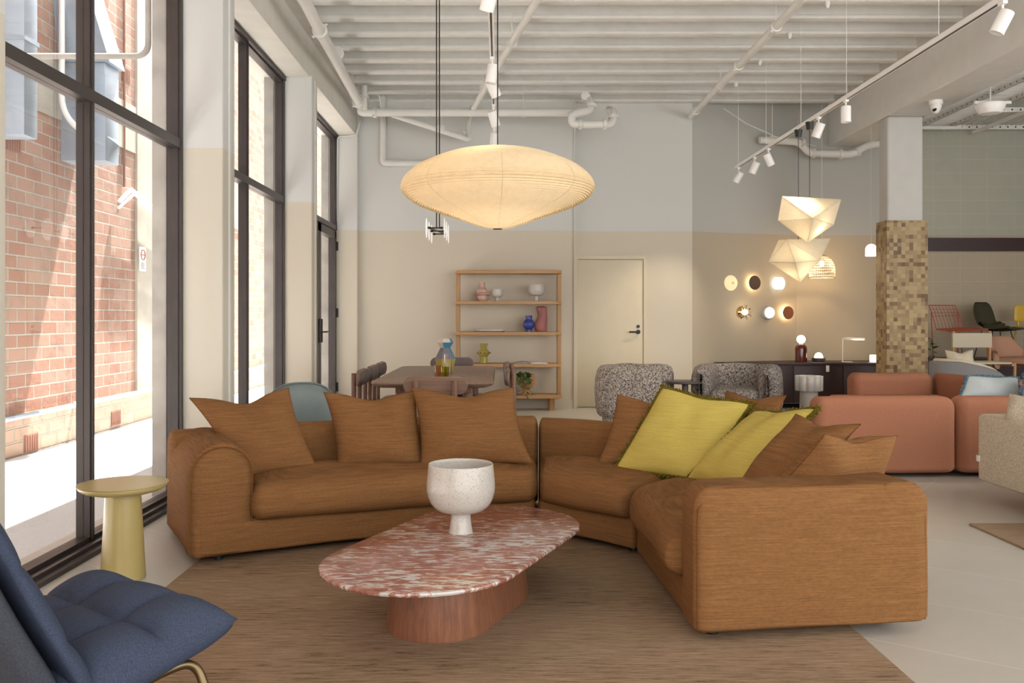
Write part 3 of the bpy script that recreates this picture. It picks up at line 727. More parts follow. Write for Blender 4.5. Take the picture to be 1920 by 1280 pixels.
# ---------------------------------------------------------------- dining table and chairs
r = thing('dining_table', 'walnut dining table with rounded corners behind the sofa', 'table', (-.53, 7.9, 0), local=True)
def rrect(w_, l_, rr, n=8):
    pts = []
    for cx, cy, a0 in ((w_-rr, l_-rr, 0), (-(w_-rr), l_-rr, 90), (-(w_-rr), -(l_-rr), 180), (w_-rr, -(l_-rr), 270)):
        for k in range(n+1): a = math.radians(a0+90*k/n); pts.append((cx+rr*math.cos(a), cy+rr*math.sin(a)))
    return pts
def stack(m, outl, prof):
    V = []; Fc = []; rows = []
    for ins, z in prof:
        o = outl(ins); rows.append(len(V)); V += [Vector((x, y, z)) for x, y in o]; k = len(o)
    for r0, r1 in zip(rows, rows[1:]):
        for i in range(k): j = (i+1) % k; Fc.append((r0+i, r0+j, r1+j, r1+i))
    Fc.append(tuple(rows[0]+i for i in range(k))[::-1]); Fc.append(tuple(rows[-1]+i for i in range(k))); return m.add(V, Fc)
stack(MB(), lambda i: rrect(.48-i, 1.15-i, .13-i), [(.06, .695), (.015, .71), (0, .728), (.006, .74), (.015, .742)]).build('table_top', M['walnuth'], r)
for sy in (-1, 1):
    for sx in (-1, 1):
        MB().lathe([(0, 0), (.035, 0), (.042, .4), (.042, .70), (0, .70)], (sx*.27, sy*.85, 0), 20).build('leg', M['walnut'], r)
MB().box(-.3, .3, -.95, .95, .64, .70, .01, 2).build('apron', M['walnut'], r)
def dchair(label):
    r = thing('dining_chair', label, 'chair', local=True, group='walnut dining chairs around the table')
    # chair faces +y ; backrest at y = -.24
    for sx in (-1, 1):
        MB().tube([(sx*.14, -.275, 0), (sx*.14, -.275, .785)], .021, 14).build('rear_post', M['walnut'], r)
        MB().tube([(sx*.19, .2, 0), (sx*.19, .2, .43)], .019, 14).build('leg', M['walnut'], r)
    def bow(p): return Vector((p.x, p.y+.35*p.x*p.x, p.z))
    Mx = Matrix.Rotation(math.pi/2, 4, 'X')
    m = MB(); slab(m, [(.006, -.012), (0, -.006), (0, .006), (.006, .012)], .235, .065, 12, Matrix.Translation((0, -.245, .745)) @ Mx); 
    m.mapv(bow); m.build('backrest', M['walnutx'], r)
    m = MB(); slab(m, [(.0, -.012), (0, .004), (.02, .012)], .225, .058, 12, Matrix.Translation((0, -.222, .745)) @ Mx @ Matrix.Rotation(math.pi, 4, 'Y'))
    m.mapv(bow); m.build('back_pad', M['mauve'], r)
    m = MB(); m.rb((0, 0, .455), (.23, .22, .03), (.12, .12, .028, .02), 5, (2, 2, 1)); m.build('seat_pad', M['mauve'], r)
    m = MB(); m.rb((0, 0, .415), (.21, .2, .018), (.1, .1, .008, .008), 4); m.tube([(-.19, .2, .4), (.19, .2, .4)], .014); m.build('seat_frame', M['walnut'], r)
    return r
c0 = dchair('walnut dining chair with its wooden back to the camera, at near table end'); c0.location = (-.47, 6.62, 0)
dup(c0, (-.52, 9.27, 0), math.pi, 'dining chair with dark padded back at the far table end')
for y_, wd in ((7.32, 'nearest'), (7.9, 'middle'), (8.45, 'farthest')):
    dup(c0, (-.92, y_, 0), -math.pi/2, wd+' of three dining chairs on the window side of the table')
for y_, wd in ((7.32, 'nearest'), (7.9, 'middle'), (8.45, 'farthest')):
    dup(c0, (-.165, y_, 0), math.pi/2, wd+' of three dining chairs on the shelving side of the table')

# vase and glasses on dining table
zt = .744
r = thing('faceted_vase', 'faceted paper-like vase in blue, grey, white and yellow on the dining table', 'vase', (-.50, 8.0, zt), .25, local=True)
def facet(m, lv_):
    for (r0, z0, t0), (r1, z1, t1) in zip(lv_, lv_[1:]):
        A = [Vector((r0*math.cos(t0+q*math.pi/3), r0*math.sin(t0+q*math.pi/3), z0)) for q in range(6)]; B = [Vector((r1*math.cos(t1+q*math.pi/3), r1*math.sin(t1+q*math.pi/3), z1)) for q in range(6)]
        yield A, B
lvls = [(.07, 0, 0), (.095, .12, 0), (.045, .22, 0), (.075, .27, 0), (.055, .305, 0)]
parts = {'blue': MB(), 'grey': MB(), 'white': MB(), 'yel': MB()}
for li, (A, B) in enumerate(facet(None, lvls)):
    for q in range(6):
        key = 'yel' if li == 0 else ('blue' if q in (5, 0) or (q == 4 and li == 2) else ('white' if li >= 2 else 'grey'))
        parts[key].add([A[q], A[(q+1) % 6], B[(q+1) % 6], B[q]], [(0, 1, 2, 3)])
parts['yel'].add([Vector((.07*math.cos(q*math.pi/3), .07*math.sin(q*math.pi/3), 0)) for q in range(6)], [(5, 4, 3, 2, 1, 0)])
for k_, nm, c in (('blue', 'blue_facets', (.06, .22, .36)), ('grey', 'grey_facets', (.17, .17, .20)), ('white', 'white_facets', (.62, .56, .48)), ('yel', 'yellow_facets', (.42, .36, .08))):
    parts[k_].build(nm, plain('vase_'+k_, c, .5), r, 0)
def tumbler(name, px, d_, h, rad, mt, label):
    q = P(px, 600, d_); m = MB().lathe([(0, 0), (rad*.85, 0), (rad, h), (rad*.94, h), (rad*.8, .008), (0, .008)], (q.x, d_, zt), 24); tag(m.build(name, mt), label, 'glass')
tumbler('drinking_glass', 822, 7.0, .115, .035, glassy('amber_glass', (.95, .80, .68), .3), 'pinkish amber tumbler beside the green one on the dining table')
tumbler('drinking_glass', 834, 6.98, .105, .034, glassy('olive_glass', (.80, .78, .35), .3), 'olive green tumbler at the near end of the dining table')
tumbler('carafe', 840, 7.12, .20, .033, glassy('clear_glass', (.96, .94, .94), .4), 'tall clear glass carafe behind the tumblers')

# chandelier
cp = P(821, 433, 7.85)
r = thing('chandelier', 'slim bronze twin rod chandelier with white glass petals over the dining table', 'chandelier', cp, local=True)
for sx in (-.012, .014): MB().tube([(sx, 0, 0.02), (sx, 0, 4.4-cp.z)], .0055, 8).build('rod', M['dark'], r)
m = MB(); m.tube([(-.06, -.3, 0), (.06, .3, 0)], .008, 8)
for yy, zz in ((-.28, 0), (0, 0), (.28, 0)):
    m.tube([(-.07, yy, zz), (.07, yy, zz)], .006, 8)
    for sx in (-1, 1): m.tube([(sx*.035, yy, zz), (sx*.06, yy, zz)], [.006, .014], 10)
m.build('arm_frame', M['dark'], r)
M['opal'] = glow('opal_glass', (1, .97, .93), .25, (.9, .9, .88))
for yy in (-.28, 0, .28):
    for sx in (-1, 1):
        m = MB(); m.lathe([(0, 0), (.03, .004), (.085, .008), (.085, .011), (0, .008)], (sx*.068, yy, 0), 24, Matrix.Rotation(sx*math.pi/2, 4, 'Y')); m.build('glass_disc', M['opal'], r)

# ---------------------------------------------------------------- shelving unit
sx0, sx1, sy0, sy1 = P(853, 500, 11.62).x, P(1054, 500, 11.62).x, 11.62, 11.97
r = thing('shelving_unit', 'open oak shelving unit with rounded corners against the back wall', 'shelf', ((sx0+sx1)/2, 11.8, 0))
cx, cy = (sx0+sx1)/2, (sy0+sy1)/2; hw, hd = (sx1-sx0)/2, (sy1-sy0)/2
SZ = {}
for n_, py in enumerate((506, 564, 622, 682, 741)):
    z = EYE-(py-HY)*11.62/F; SZ[n_] = z+.002
    m = MB(); stack(m, lambda i: [(cx+x, cy+y_) for x, y_ in rrect(hw-i, hd-i, .12, 8)], [(.004, z-.045), (0, z-.041), (0, z-.004), (.004, z)]); m.build('shelf', M['oak'], r)
for x0 in (sx0+.005, sx1-.06):
    for ya in (sy0+.10, sy1-.14): pass
    MB().box(x0, x0+.055, sy0+.115, sy1-.115, SZ[4]-.02, SZ[0]-.04, .01, 2).build('upright', M['oakv'], r)
for x0 in (sx0+.13, sx1-.13):
    MB().lathe([(0, 0), (.04, 0), (.04, SZ[4]-.04), (0, SZ[4]-.04)], (x0, sy0+.12, 0), 20).build('leg', M['oakv'], r)
    MB().lathe([(0, 0), (.04, 0), (.04, SZ[4]-.04), (0, SZ[4]-.04)], (x0, sy1-.09, 0), 20).build('leg', M['oakv'], r)
YS = 11.74; k = YS/F
def X(px): return (px-HX)*k
def vase(name, px, z, prof, mt, label, cat='vase', sq=1, n=4):
    m = MB().lathe([(0, 0)]+spline_lathe([(a*k, b*k) for a, b in prof], n)+[(max(0, prof[-1][0]-3)*k, prof[-1][1]*k), (max(0, prof[-1][0]-3)*k, (prof[-1][1]-8)*k), (0, (prof[-1][1]-8)*k)], (X(px), YS, z), 30)
    return tag(m.build(name, mt, None, 50), label, cat)
pk = plain('pink_gradient_glaze', (.56, .36, .30), .4)
vase('ringed_vase', 904, SZ[1], [(8, 0), (10.5, 4), (10.5, 9), (10, 10.5), (15, 12), (15, 14), (10, 15.5), (9.5, 21), (6, 26), (5.5, 35)], pk, 'pale pink ringed vase on the top open shelf')
footed_bowl('footed_bowl', (X(932), YS, SZ[1]), 22*k, M['white_cer'], 'small white footed bowl beside the pink ringed vase', w_=.98)
footed_bowl('footed_bowl', (X(1005.5), YS, SZ[1]), 31*k, M['stone'], 'speckled grey footed bowl at the right of the top open shelf')
vase('blue_vase', 991.5, SZ[2], [(6, 0), (6, 4), (8, 6), (11, 11), (11, 16), (8, 21), (6, 23), (6.5, 30)], plain('cobalt_glaze', (.045, .065, .30), .2), 'small cobalt blue round vase beside the tall mauve vase')
m = MB().lathe([(0, 0), (.07, 0)]+[((10.5+1.6*math.sin(z_/7))*k, z_*k) for z_ in range(1, 47, 2)]+[(.04, 47*k), (0, 46*k)], (X(1015.5), YS, SZ[2]), 30)
zb = SZ[2]; m.mapv(lambda p: (p.x+.013*math.sin((p.z-zb)/k/46*6.5+3.4), p.y, p.z)); tag(m.build('wavy_vase', plain('mauve_glaze', (.33, .12, .11), .5)), 'tall wavy mauve pink vase on the second shelf', 'vase')
m = MB(); stack(m, lambda i: [(X(918)+x, YS+y_) for x, y_ in rrect(.21-i, .09-i, .085, 6)], [(.014, SZ[2]), (0, SZ[2]+.012), (0, SZ[2]+.026), (.006, SZ[2]+.028), (.02, SZ[2]+.02)]); tag(m.build('serving_tray', M['white_cer']), 'shallow white oblong tray lying on the second shelf', 'tray')
r = thing('knobbed_vase', 'olive yellow vase with a row of small knobs', 'vase', (X(907), YS, SZ[3]), local=True)
MB().lathe([(0, 0)]+spline_lathe([(7.5*k, 0), (7.5*k, 5*k), (6.5*k, 11*k), (7*k, 13*k), (10.5*k, 17*k), (10.5*k, 22*k), (6*k, 27*k), (6*k, 30*k), (8*k, 37*k)], 4)+[(5*k, 36*k), (0, 30*k)], seg=30).build('body', plain('olive_glaze', (.36, .32, .075), .2), r)
for q in range(9):
    a = q*2*math.pi/9; m = MB(); m.lathe([(0, -2*k), (1.6*k, -1*k), (2*k, 0), (1.6*k, 1*k), (0, 2*k)], (11.5*k*math.cos(a), 11.5*k*math.sin(a), 19.5*k), 10); m.build('knob', plain('gold_knob', (.55, .38, .15), .2, .6), r)
r = thing('open_book', 'open magazine lying on the fourth shelf', 'book', (X(995), YS, SZ[3]), local=True)
for sx in (-1, 1):
    V = []; Fc = []
    for i in range(9):
        t = i/8; z_ = .004+.018*math.sin(math.pi*min(1, t*1.05))**.7*(1.2 if sx < 0 else .6)
        for yy in (-.11, .11): V += [Vector((sx*t*.22, yy, 0)), Vector((sx*t*.22, yy, z_))]
    for i in range(8):
        a = i*4; Fc += [(a, a+4, a+5, a+1), (a+2, a+3, a+7, a+6), (a+1, a+5, a+7, a+3), (a, a+2, a+6, a+4)]
    MB().add(V, Fc).build('page', plain('printed_page_'+('l' if sx < 0 else 'r'), (.30, .28, .27) if sx < 0 else (.75, .73, .70), .5, var=.4 if sx < 0 else .05, scale=14), r)
r = thing('potted_plant', 'trailing plant in an orange footed bowl on the bottom shelf', 'plant', (X(987), YS-.03, SZ[4]), local=True)
MB().lathe([(0, 0)]+spline_lathe([(9*k, 0), (7*k, 5*k), (6*k, 11*k), (11*k, 14*k), (15.5*k, 22*k), (15.5*k, 32*k), (15*k, 38*k)], 4)+[(13*k, 37*k), (12*k, 26*k), (0, 24*k)], seg=32).build('pot', plain('terracotta_pot', (.47, .24, .11), .6), r)
M['leaf'] = plain('leaf_green', (.10, .19, .06), .5, var=.35, scale=30)
def leaf(m, p, d, L, w_):
    d = d.normalized(); s_ = d.cross(Vector((.3, .2, 1))).normalized(); n_ = s_.cross(d)
    pts = [(0, 0), (.3, .8), (.6, 1), (.85, .6), (1, 0)]; V = []
    for t, ww in pts:
        c_ = p+d*L*t+n_*(-L*.25*t*t); V += [c_+s_*w_*ww/2+n_*.003, c_-n_*.004, c_-s_*w_*ww/2+n_*.003]
    Fc = []
    for i in range(4): a = i*3; Fc += [(a, a+3, a+4, a+1), (a+1, a+4, a+5, a+2)]
    m.add(V, Fc)
rnd = random.Random(4)
for vx, L_ in ((-.10, .30), (-.06, .16), (-.13, .12), (.0, .36), (.02, .10)):
    m = MB(); pts = smoothpts([(vx*.3, -.05, 37*k), (vx, -.12, 41*k), (vx*1.35, -.15, 35*k), (vx*1.4, -.14, 37*k-L_*.75)], 5); m.tube(pts, .003, 5)
    for p in pts[3:]:
        for _ in range(2): leaf(m, p, Vector((rnd.uniform(-1, 1), rnd.uniform(-1, .2), rnd.uniform(-.8, .4))), .055, .04)
    m.build('foliage', M['leaf'], r, 180)
# ---------------------------------------------------------------- grey-green chair behind the sofa
r = thing('armchair', 'grey-green leather chair with rounded piped back behind the sofa', 'armchair', (-1.53, 6.75, 0), .25, local=True)
def shell(p): return p
m = MB(); V = []; Fc = []; N1, N2 = 24, 12
Mx = Matrix.Translation((0, -.22, .30)) @ Matrix.Rotation(math.pi/2, 4, 'X')
def dome(w_, h_, n=16): return [(w_*abs(math.cos(math.pi*q/n))**.75*(1 if math.cos(math.pi*q/n) > 0 else -1), h_*math.sin(math.pi*q/n)**.6) for q in range(n+1)]
def bowy(p): return Vector((p.x, p.y+.55*p.x*p.x, p.z))
m = MB(); V = []; Fc = []; rows = []
for ins, z in ((.05, -.05), (.012, -.035), (0, 0), (.012, .035), (.06, .055), (.15, .065)):
    o_ = dome(.29-ins, .46-ins); rows.append(len(V)); V += [Mx @ Vector((x, y_, z)) for x, y_ in o_]
kk = len(dome(.3, .3))
for r0, r1_ in zip(rows, rows[1:]):
    for i in range(kk): j = (i+1) % kk; Fc.append((r0+i, r0+j, r1_+j, r1_+i))
Fc.append(tuple(rows[0]+i for i in range(kk))[::-1]); Fc.append(tuple(rows[-1]+i for i in range(kk)))
m.add(V, Fc).mapv(bowy).build('backrest', M['teal'], r, 60)
m = MB(); m.tube([bowy(Mx @ Vector((x*1.01, y_, .03))) for x, y_ in dome(.288, .458, 30)], .006, 6); m.build('piping', M['teal'], r)
m = MB(); m.rb((0, .05, .39), (.30, .28, .07), (.14, .14, .06, .03), 5, (2, 2, 1)); m.build('seat', M['teal'], r)
for sx in (-1, 1):
    for sy in (-.15, .25): MB().tube([(sx*.2, sy, .33), (sx*.23, sy*1.1, 0)], .014, 10).build('leg', M['walnut'], r)

# ---------------------------------------------------------------- boucle armchairs
def boucle(label, loc, rz):
    r = thing('armchair', label, 'armchair', loc, rz, 'speckled boucle armchairs', local=True)
    path = smoothpts([(-.36, .34, 0), (-.37, 0, 0), (-.33, -.24, 0), (-.15, -.34, 0), (.15, -.34, 0), (.33, -.24, 0), (.37, 0, 0), (.36, .34, 0)], 8)
    V = []; Fc = []; sec = 20; n = len(path)
    for i, p in enumerate(path):
        t = (path[min(n-1, i+1)]-path[max(0, i-1)]).normalized(); nx = Vector((t.y, -t.x, 0)); e = min(i, n-1-i)/5; sc = min(1, math.sqrt(1-(1-min(1, e))**2)*.85+.15) if e < 1 else 1
        for q in range(sec):
            a = 2*math.pi*q/sec; cc, ss = math.cos(a), math.sin(a)
            X_ = .125*math.copysign(abs(cc)**.6, cc)*sc; Z_ = .285*math.copysign(abs(ss)**.6, ss)*(.6+.4*sc)
            V.append(wob(Vector((p.x, p.y, .415))+nx*X_+Vector((0, 0, Z_)), .012, 5))
    for i in range(n-1):
        for q in range(sec): q2 = (q+1) % sec; Fc.append((i*sec+q, i*sec+q2, (i+1)*sec+q2, (i+1)*sec+q))
    Fc.append(tuple(range(sec))); Fc.append(tuple((n-1)*sec+q for q in range(sec))[::-1])
    MB().add(V, Fc).build('back_and_arms', M['boucle'], r, 180)
    m = MB(); m.rb((0, .05, .35), (.27, .33, .10), (.1, .12, .08, .05), 6, (2, 2, 1), lambda p: wob(p, .015, 5)); m.build('seat_cushion', M['boucle'], r, 180)
    m = MB(); m.rb((0, 0, .13), (.38, .36, .13), (.16, .16, .06, .02), 5, (2, 2, 1)); m.build('base', M['boucle'], r, 180)
    return r
b1 = boucle('speckled grey boucle armchair turned side-on, by the painted door', (1.56, 9.95, 0), math.radians(-110))
dup(b1, (2.71, 10.05, 0), math.radians(158), 'speckled grey boucle armchair nearest the dark sideboard, facing the sofa')
q = (2.10, 10.0)
r = thing('side_table', 'small round dark wood side table between the boucle armchairs', 'side table', (q[0], q[1], 0), local=True)
MB().lathe([(0, .49), (.19, .49), (.21, .50), (.21, .515), (.2, .52), (0, .52)], seg=32).build('table_top', M['mauve'], r)
MB().lathe([(0, 0), (.12, 0), (.12, .015), (.04, .05), (.035, .49), (0, .49)], seg=24).build('stem', M['mauve'], r)

# ---------------------------------------------------------------- sideboard / plinth along the recess
HS = .62
def zz(py, d): return EYE-(py-HY)*d/F
r = thing('sideboard', 'low dark maroon sideboard with lamps on it', 'sideboard', (4.0, 12.1, 0))
MB().box(3.30, 5.35, 11.98, 12.64, .06, HS-.03).build('carcass', M['maroon'], r)
MB().box(3.28, 5.35, 11.95, 12.66, HS-.03, HS, .004, 1).build('top_panel', M['maroon'], r)
m = MB(); m.prism([(2.95, 12.14), (3.29, 12.0), (3.29, 12.30)], HS-.03, HS); m.build('corner_shelf', M['maroon'], r)
for x in (3.32, 3.99, 4.67): MB().box(x, x+.655, 11.965, 11.98, .08, HS-.045, .002, 1).build('door', M['maroon'], r)
a = P(1552, 690, 11.95); m = MB(); m.box(a.x-.022, a.x+.022, 11.945, 11.964, zz(697, 11.95), HS-.035, .006, 2); m.build('pull_tab', M['trackwhite'], r)
r = thing('display_plinth', 'long dark maroon plinth carrying the display chairs along the blockwork wall', 'plinth', (6.5, 12.1, 0))
MB().box(5.37, 8.98, 11.7, 12.62, 0, .64).build('carcass', M['maroon'], r); MB().box(5.36, 8.98, 11.68, 12.63, .64, .67, .004, 1).build('top_panel', M['maroon'], r)

def bulb(parent, loc, e, c=(1, .78, .5), sz=.04):
    l = bpy.data.lights.new('bulb', 'POINT'); l.energy = e; l.color = c; l.shadow_soft_size = sz; o = bpy.data.objects.new('bulb', l); COL.objects.link(o); o.parent = parent; o.location = loc
M['glowwhite'] = glow('lit_opal_glass', (1, .93, .80), 2.2)
M['maroonglass'] = plain('oxblood_glass', (.13, .018, .014), .1, coat=.5)
YL = 12.2; kl = YL/F
r = thing('table_lamp', 'oxblood bullet shaped table lamp with glowing globe', 'lamp', ((1502-HX)*kl, YL, HS), local=True)
MB().lathe([(0, 0), (11*kl, 0)]+[(11*kl*math.cos(a*math.pi/16), 24*kl+11*kl*math.sin(a*math.pi/16)) for a in range(9)], seg=32).build('base', M['maroonglass'], r)
MB().lathe([(8*kl*math.sin(a*math.pi/14), 42.5*kl-8*kl*math.cos(a*math.pi/14)) for a in range(15)], seg=28).build('globe', M['glowwhite'], r, 180)
bulb(r, (0, 0, 42.5*kl), 0)
r = thing('table_lamp', 'low dome lamp with glowing half globe in a grey handled base', 'lamp', ((1535-HX)*kl, YL, HS), local=True)
MB().lathe([(0, 0), (10*kl, 0), (11*kl, 3*kl), (11*kl, 7*kl), (8*kl, 8*kl), (0, 8*kl)], seg=28).build('base', M['mauve'], r)
m = MB()
for sx in (-1, 1): m.tube([(sx*10*kl, 0, 2*kl), (sx*12.5*kl, 0, 3*kl), (sx*12.5*kl, 0, 7*kl), (sx*10*kl, 0, 7*kl)], .006, 8)
m.build('handle', M['mauve'], r)
MB().lathe([(8*kl*math.cos(a*math.pi/20), 8*kl+10*kl*math.sin(a*math.pi/20)) for a in range(11)], seg=28).build('globe', M['glowwhite'], r, 180)
r = thing('desk_lamp', 'slim white desk lamp with horizontal tube head', 'lamp', ((1580-HX)*kl, YL, HS), local=True)
MB().lathe([(0, 0), (10*kl, 0), (10*kl, .006), (0, .006)], (.06, 0, 0), 24).build('base', M['trackwhite'], r)
MB().tube([(0, 0, 0), (0, 0, 45*kl)], .006, 8).build('stem', M['trackwhite'], r)
MB().tube([(0, 0, 44*kl), (.06, 0, 44*kl), (.30, 0, 43*kl)], [.006, .018, .018], 12).build('lamp_head', M['trackwhite'], r)
bulb(r, (.2, -.02, 41*kl-.03), 1.2)
r = thing('table_lamp', 'small white glowing cube lamp beside the mosaic column', 'lamp', ((1637-HX)*kl, YL-.05, HS), local=True)
MB().rb((0, 0, 7*kl), (7*kl, 7*kl, 6.5*kl), (.012,)*4, 3).build('shade', M['glowwhite'], r)
MB().lathe([(0, 0), (4*kl, 0), (4*kl, 1*kl), (0, 1*kl)], seg=16).build('base', M['trackwhite'], r)

# ---------------------------------------------------------------- wall lights on the slanted wall
wa, wb = Vector((2.633, 12.1, 0)), Vector((4.27, 12.68, 0)); wt = (wb-wa).normalized(); wn_ = Vector((wt.y, -wt.x, 0))
def onwall(px, py, off=.0):
    # intersect pixel ray with wall plane
    dr = Vector(((px-HX)/F, 1, -(py-HY)/F)); den = dr.dot(wn_); s_ = ((wa+wn_*off)-Vector((0, 0, EYE))).dot(wn_)/den
    return Vector((0, 0, EYE))+dr*s_
WR = math.atan2(wt.y, wt.x)
RXm = Matrix.Rotation(math.pi/2, 4, 'X')
def sconce(px, py, label, off=.05, group=None):
    p = onwall(px, py, off); p2 = p-wn_*off
    return thing('wall_light', label, 'wall light', p2, WR, 'wall lights in two rows', local=True)
k = 12.3/F
def disc(rx, rz, y0, y1, bev=.008, cut=None):
    n = 40; out = []
    for q in range(n):
        a = 2*math.pi*q/n; x, z = rx*math.cos(a), rz*math.sin(a)
        if cut: x = max(-cut, min(cut, x))
        out.append((x, z))
    V = []; Fc = []
    for y_, s_ in ((y0, 1), (y1+bev, 1), (y1, 1-bev/rx)):
        V += [Vector((x*s_, -y_, z*s_)) for x, z in out] if y_ >= 0 else []
    return out
def plate(m, rx, rz, o0, o1, cutz=None, bev=.006):
    n = 44; rows = [(o0, 1-bev/rx), (o0+bev, 1), (o1-bev, 1), (o1, 1-bev/rx)]; V = []; Fc = []
    for o_, s_ in rows:
        for q in range(n):
            a = 2*math.pi*q/n; x, z = rx*math.cos(a)*s_, rz*math.sin(a)*s_
            if cutz: z = max(-cutz*s_, min(cutz*s_, z))
            V.append(Vector((x, -o_, z)))
    for i in range(3):
        for q in range(n): q2 = (q+1) % n; Fc.append((i*n+q, i*n+q2, (i+1)*n+q2, (i+1)*n+q))
    Fc.append(tuple(range(n))[::-1]); Fc.append(tuple(3*n+q for q in range(n))); return m.add(V, Fc)
brn = plain('dark_brown_disc', (.075, .032, .022), .45); brn2 = plain('tan_leather_disc', (.22, .085, .04), .5)
M['halo'] = glow('lit_led_ring', (1, .72, .38), 9)
r = sconce(1374, 530, 'cream glass oval wall light with a small brass centre, top left of six', .06)
m = MB(); m.lathe([(0, .055), (11*k, .045), (13*k, .03), (14.5*k, .012), (12*k, .008), (0, .008)], (0, 0, 0), 36, Matrix.Rotation(math.pi/2, 4, 'X')); m.build('glass_disc', glow('warm_glass_disc', (1, .80, .45), .45, (.6, .5, .33)), r)
MB().lathe([(0, .075), (.015, .072), (.015, .05), (0, .05)], (0, 0, 0), 16, RXm).build('centre_cap', M['brass'], r)
r = sconce(1415, 530, 'dark brown disc wall light with a halo, top middle of six', .06)
plate(MB(), 13*k, 13.5*k, .055, .07).build('front_disc', brn, r); plate(MB(), 10.5*k, 11*k, .03, .05).build('led_ring', M['halo'], r); plate(MB(), 6*k, 6*k, 0, .03).build('mount', M['white'], r)
r = sconce(1461, 531, 'glowing white rounded wall light, top right of six', .06)
plate(MB(), 14*k, 14*k, .02, .075, 11.3*k, .02).build('glass_disc', glow('lit_white_glass', (1, .98, .95), 1.6), r); plate(MB(), 8*k, 8*k, 0, .02).build('mount', M['brass'], r)
r = sconce(1395, 585, 'brass wall light with ruffled clear glass around the bulb, bottom left of six', .06)
MB().lathe([(0, .05), (.04, .045), (.075, .02), (.08, 0), (0, 0)], (0, 0, 0), 28, RXm).build('backplate', M['brass'], r)
m = MB(); V = []; Fc = []
for i in range(5):
    for q in range(48):
        a = 2*math.pi*q/48; rr = .03+.02*i+.006*i*math.sin(a*8)*.5; V.append(Vector((rr*math.cos(a), -.09-.008*math.cos(a*8)*i*.4, rr*math.sin(a))))
for i in range(4):
    for q in range(48): q2 = (q+1) % 48; Fc.append((i*48+q, i*48+q2, (i+1)*48+q2, (i+1)*48+q))
m.add(V, Fc).build('ruffled_glass', glassy('ruffle_glass', (.97, .93, .86), .9, .05), r, 180)
MB().lathe([(.038*math.sin(a*math.pi/12), .09-.038*math.cos(a*math.pi/12)) for a in range(13)], (0, 0, 0), 20, RXm).build('bulb_globe', glow('lit_bulb', (1, .85, .6), 5), r, 180)
bulb(r, (0, -.16, 0), .8)
r = sconce(1441, 586, 'white globe wall light in a grey ring, bottom middle of six', .05)
MB().lathe([(0, .07), (.085, .07), (.095, .06), (.095, 0), (0, 0)], (0, 0, 0), 32, RXm).build('housing', plain('lilac_grey_metal', (.42, .40, .42), .35), r)
MB().lathe([(.075*math.cos(a*math.pi/20), .07+.065*math.sin(a*math.pi/20)) for a in range(11)], (0, 0, 0), 28, RXm).build('globe', M['glowwhite'], r, 180)
r = sconce(1478, 586, 'tan leather disc wall light with a wide warm halo, bottom right of six', .07)
plate(MB(), 12.5*k, 12.5*k, .06, .075).build('front_disc', brn2, r); plate(MB(), 10.5*k, 10.5*k, .02, .055).build('led_ring', M['halo'], r); plate(MB(), 6*k, 6*k, 0, .02).build('mount', M['white'], r)
# bell shaped openwork light and small pendant
a = P(1541, 520, 12.2); r = thing('pendant_lamp', 'openwork bell shaped shade glowing behind the paper lanterns', 'pendant lamp', a, local=True)
kk = 12.2/F; pr = [(23*kk, 0), (23.5*kk, 14*kk), (21*kk, 26*kk), (15*kk, 36*kk), (7*kk, 41*kk), (2*kk, 42*kk)]; pp = [(x, z) for x, z in spline_lathe(pr, 5)]
m = MB()
for q in range(44):
    a_ = q*2*math.pi/44; m.tube([(x*math.cos(a_), x*math.sin(a_), z) for x, z in pp], .003, 4)
for i in range(0, len(pp), 2):
    x, z = pp[i]; m.tube([(x*math.cos(t*math.pi/16), x*math.sin(t*math.pi/16), z) for t in range(32)], .003, 4, True)
m.tube([(23*kk*math.cos(t*math.pi/16), 23*kk*math.sin(t*math.pi/16), 0) for t in range(32)], .008, 6, True)
m.build('shade', plain('woven_cream_wire', (.62, .55, .42), .6), r)
MB().tube([(0, 0, 42*kk), (0, 0, 4.42-a.z)], .003, 5).build('cord', M['trackwhite'], r)
MB().lathe([(0, 20*kk), (4*kk, 22*kk), (5*kk, 26*kk), (3*kk, 30*kk), (0, 32*kk)], seg=20).build('bulb_globe', glow('lit_bulb2', (1, .85, .6), 5), r, 180)
bulb(r, (0, 0, 16*kk), 9, (1, .72, .42), .03)
a = P(1633.5, 480, 11.4); kk = 11.4/F
r = thing('pendant_lamp', 'small white glass dome pendant left of the mosaic column', 'pendant lamp', a, local=True)
MB().lathe([(0, 1*kk), (10*kk, 0), (10.6*kk, 1*kk), (10.5*kk, 12*kk)]+[(10.5*kk*math.cos(t*math.pi/16), (12+11*math.sin(t*math.pi/16))*kk) for t in range(1, 9)], seg=28).build('shade', glow('lit_frosted_glass', (1, .90, .78), 1.1), r)
MB().tube([(0, 0, 23*kk), (0, 0, 4.2-a.z)], .0035, 5).build('cord', M['trackwhite'], r)
bulb(r, (0, 0, -.06), 3)

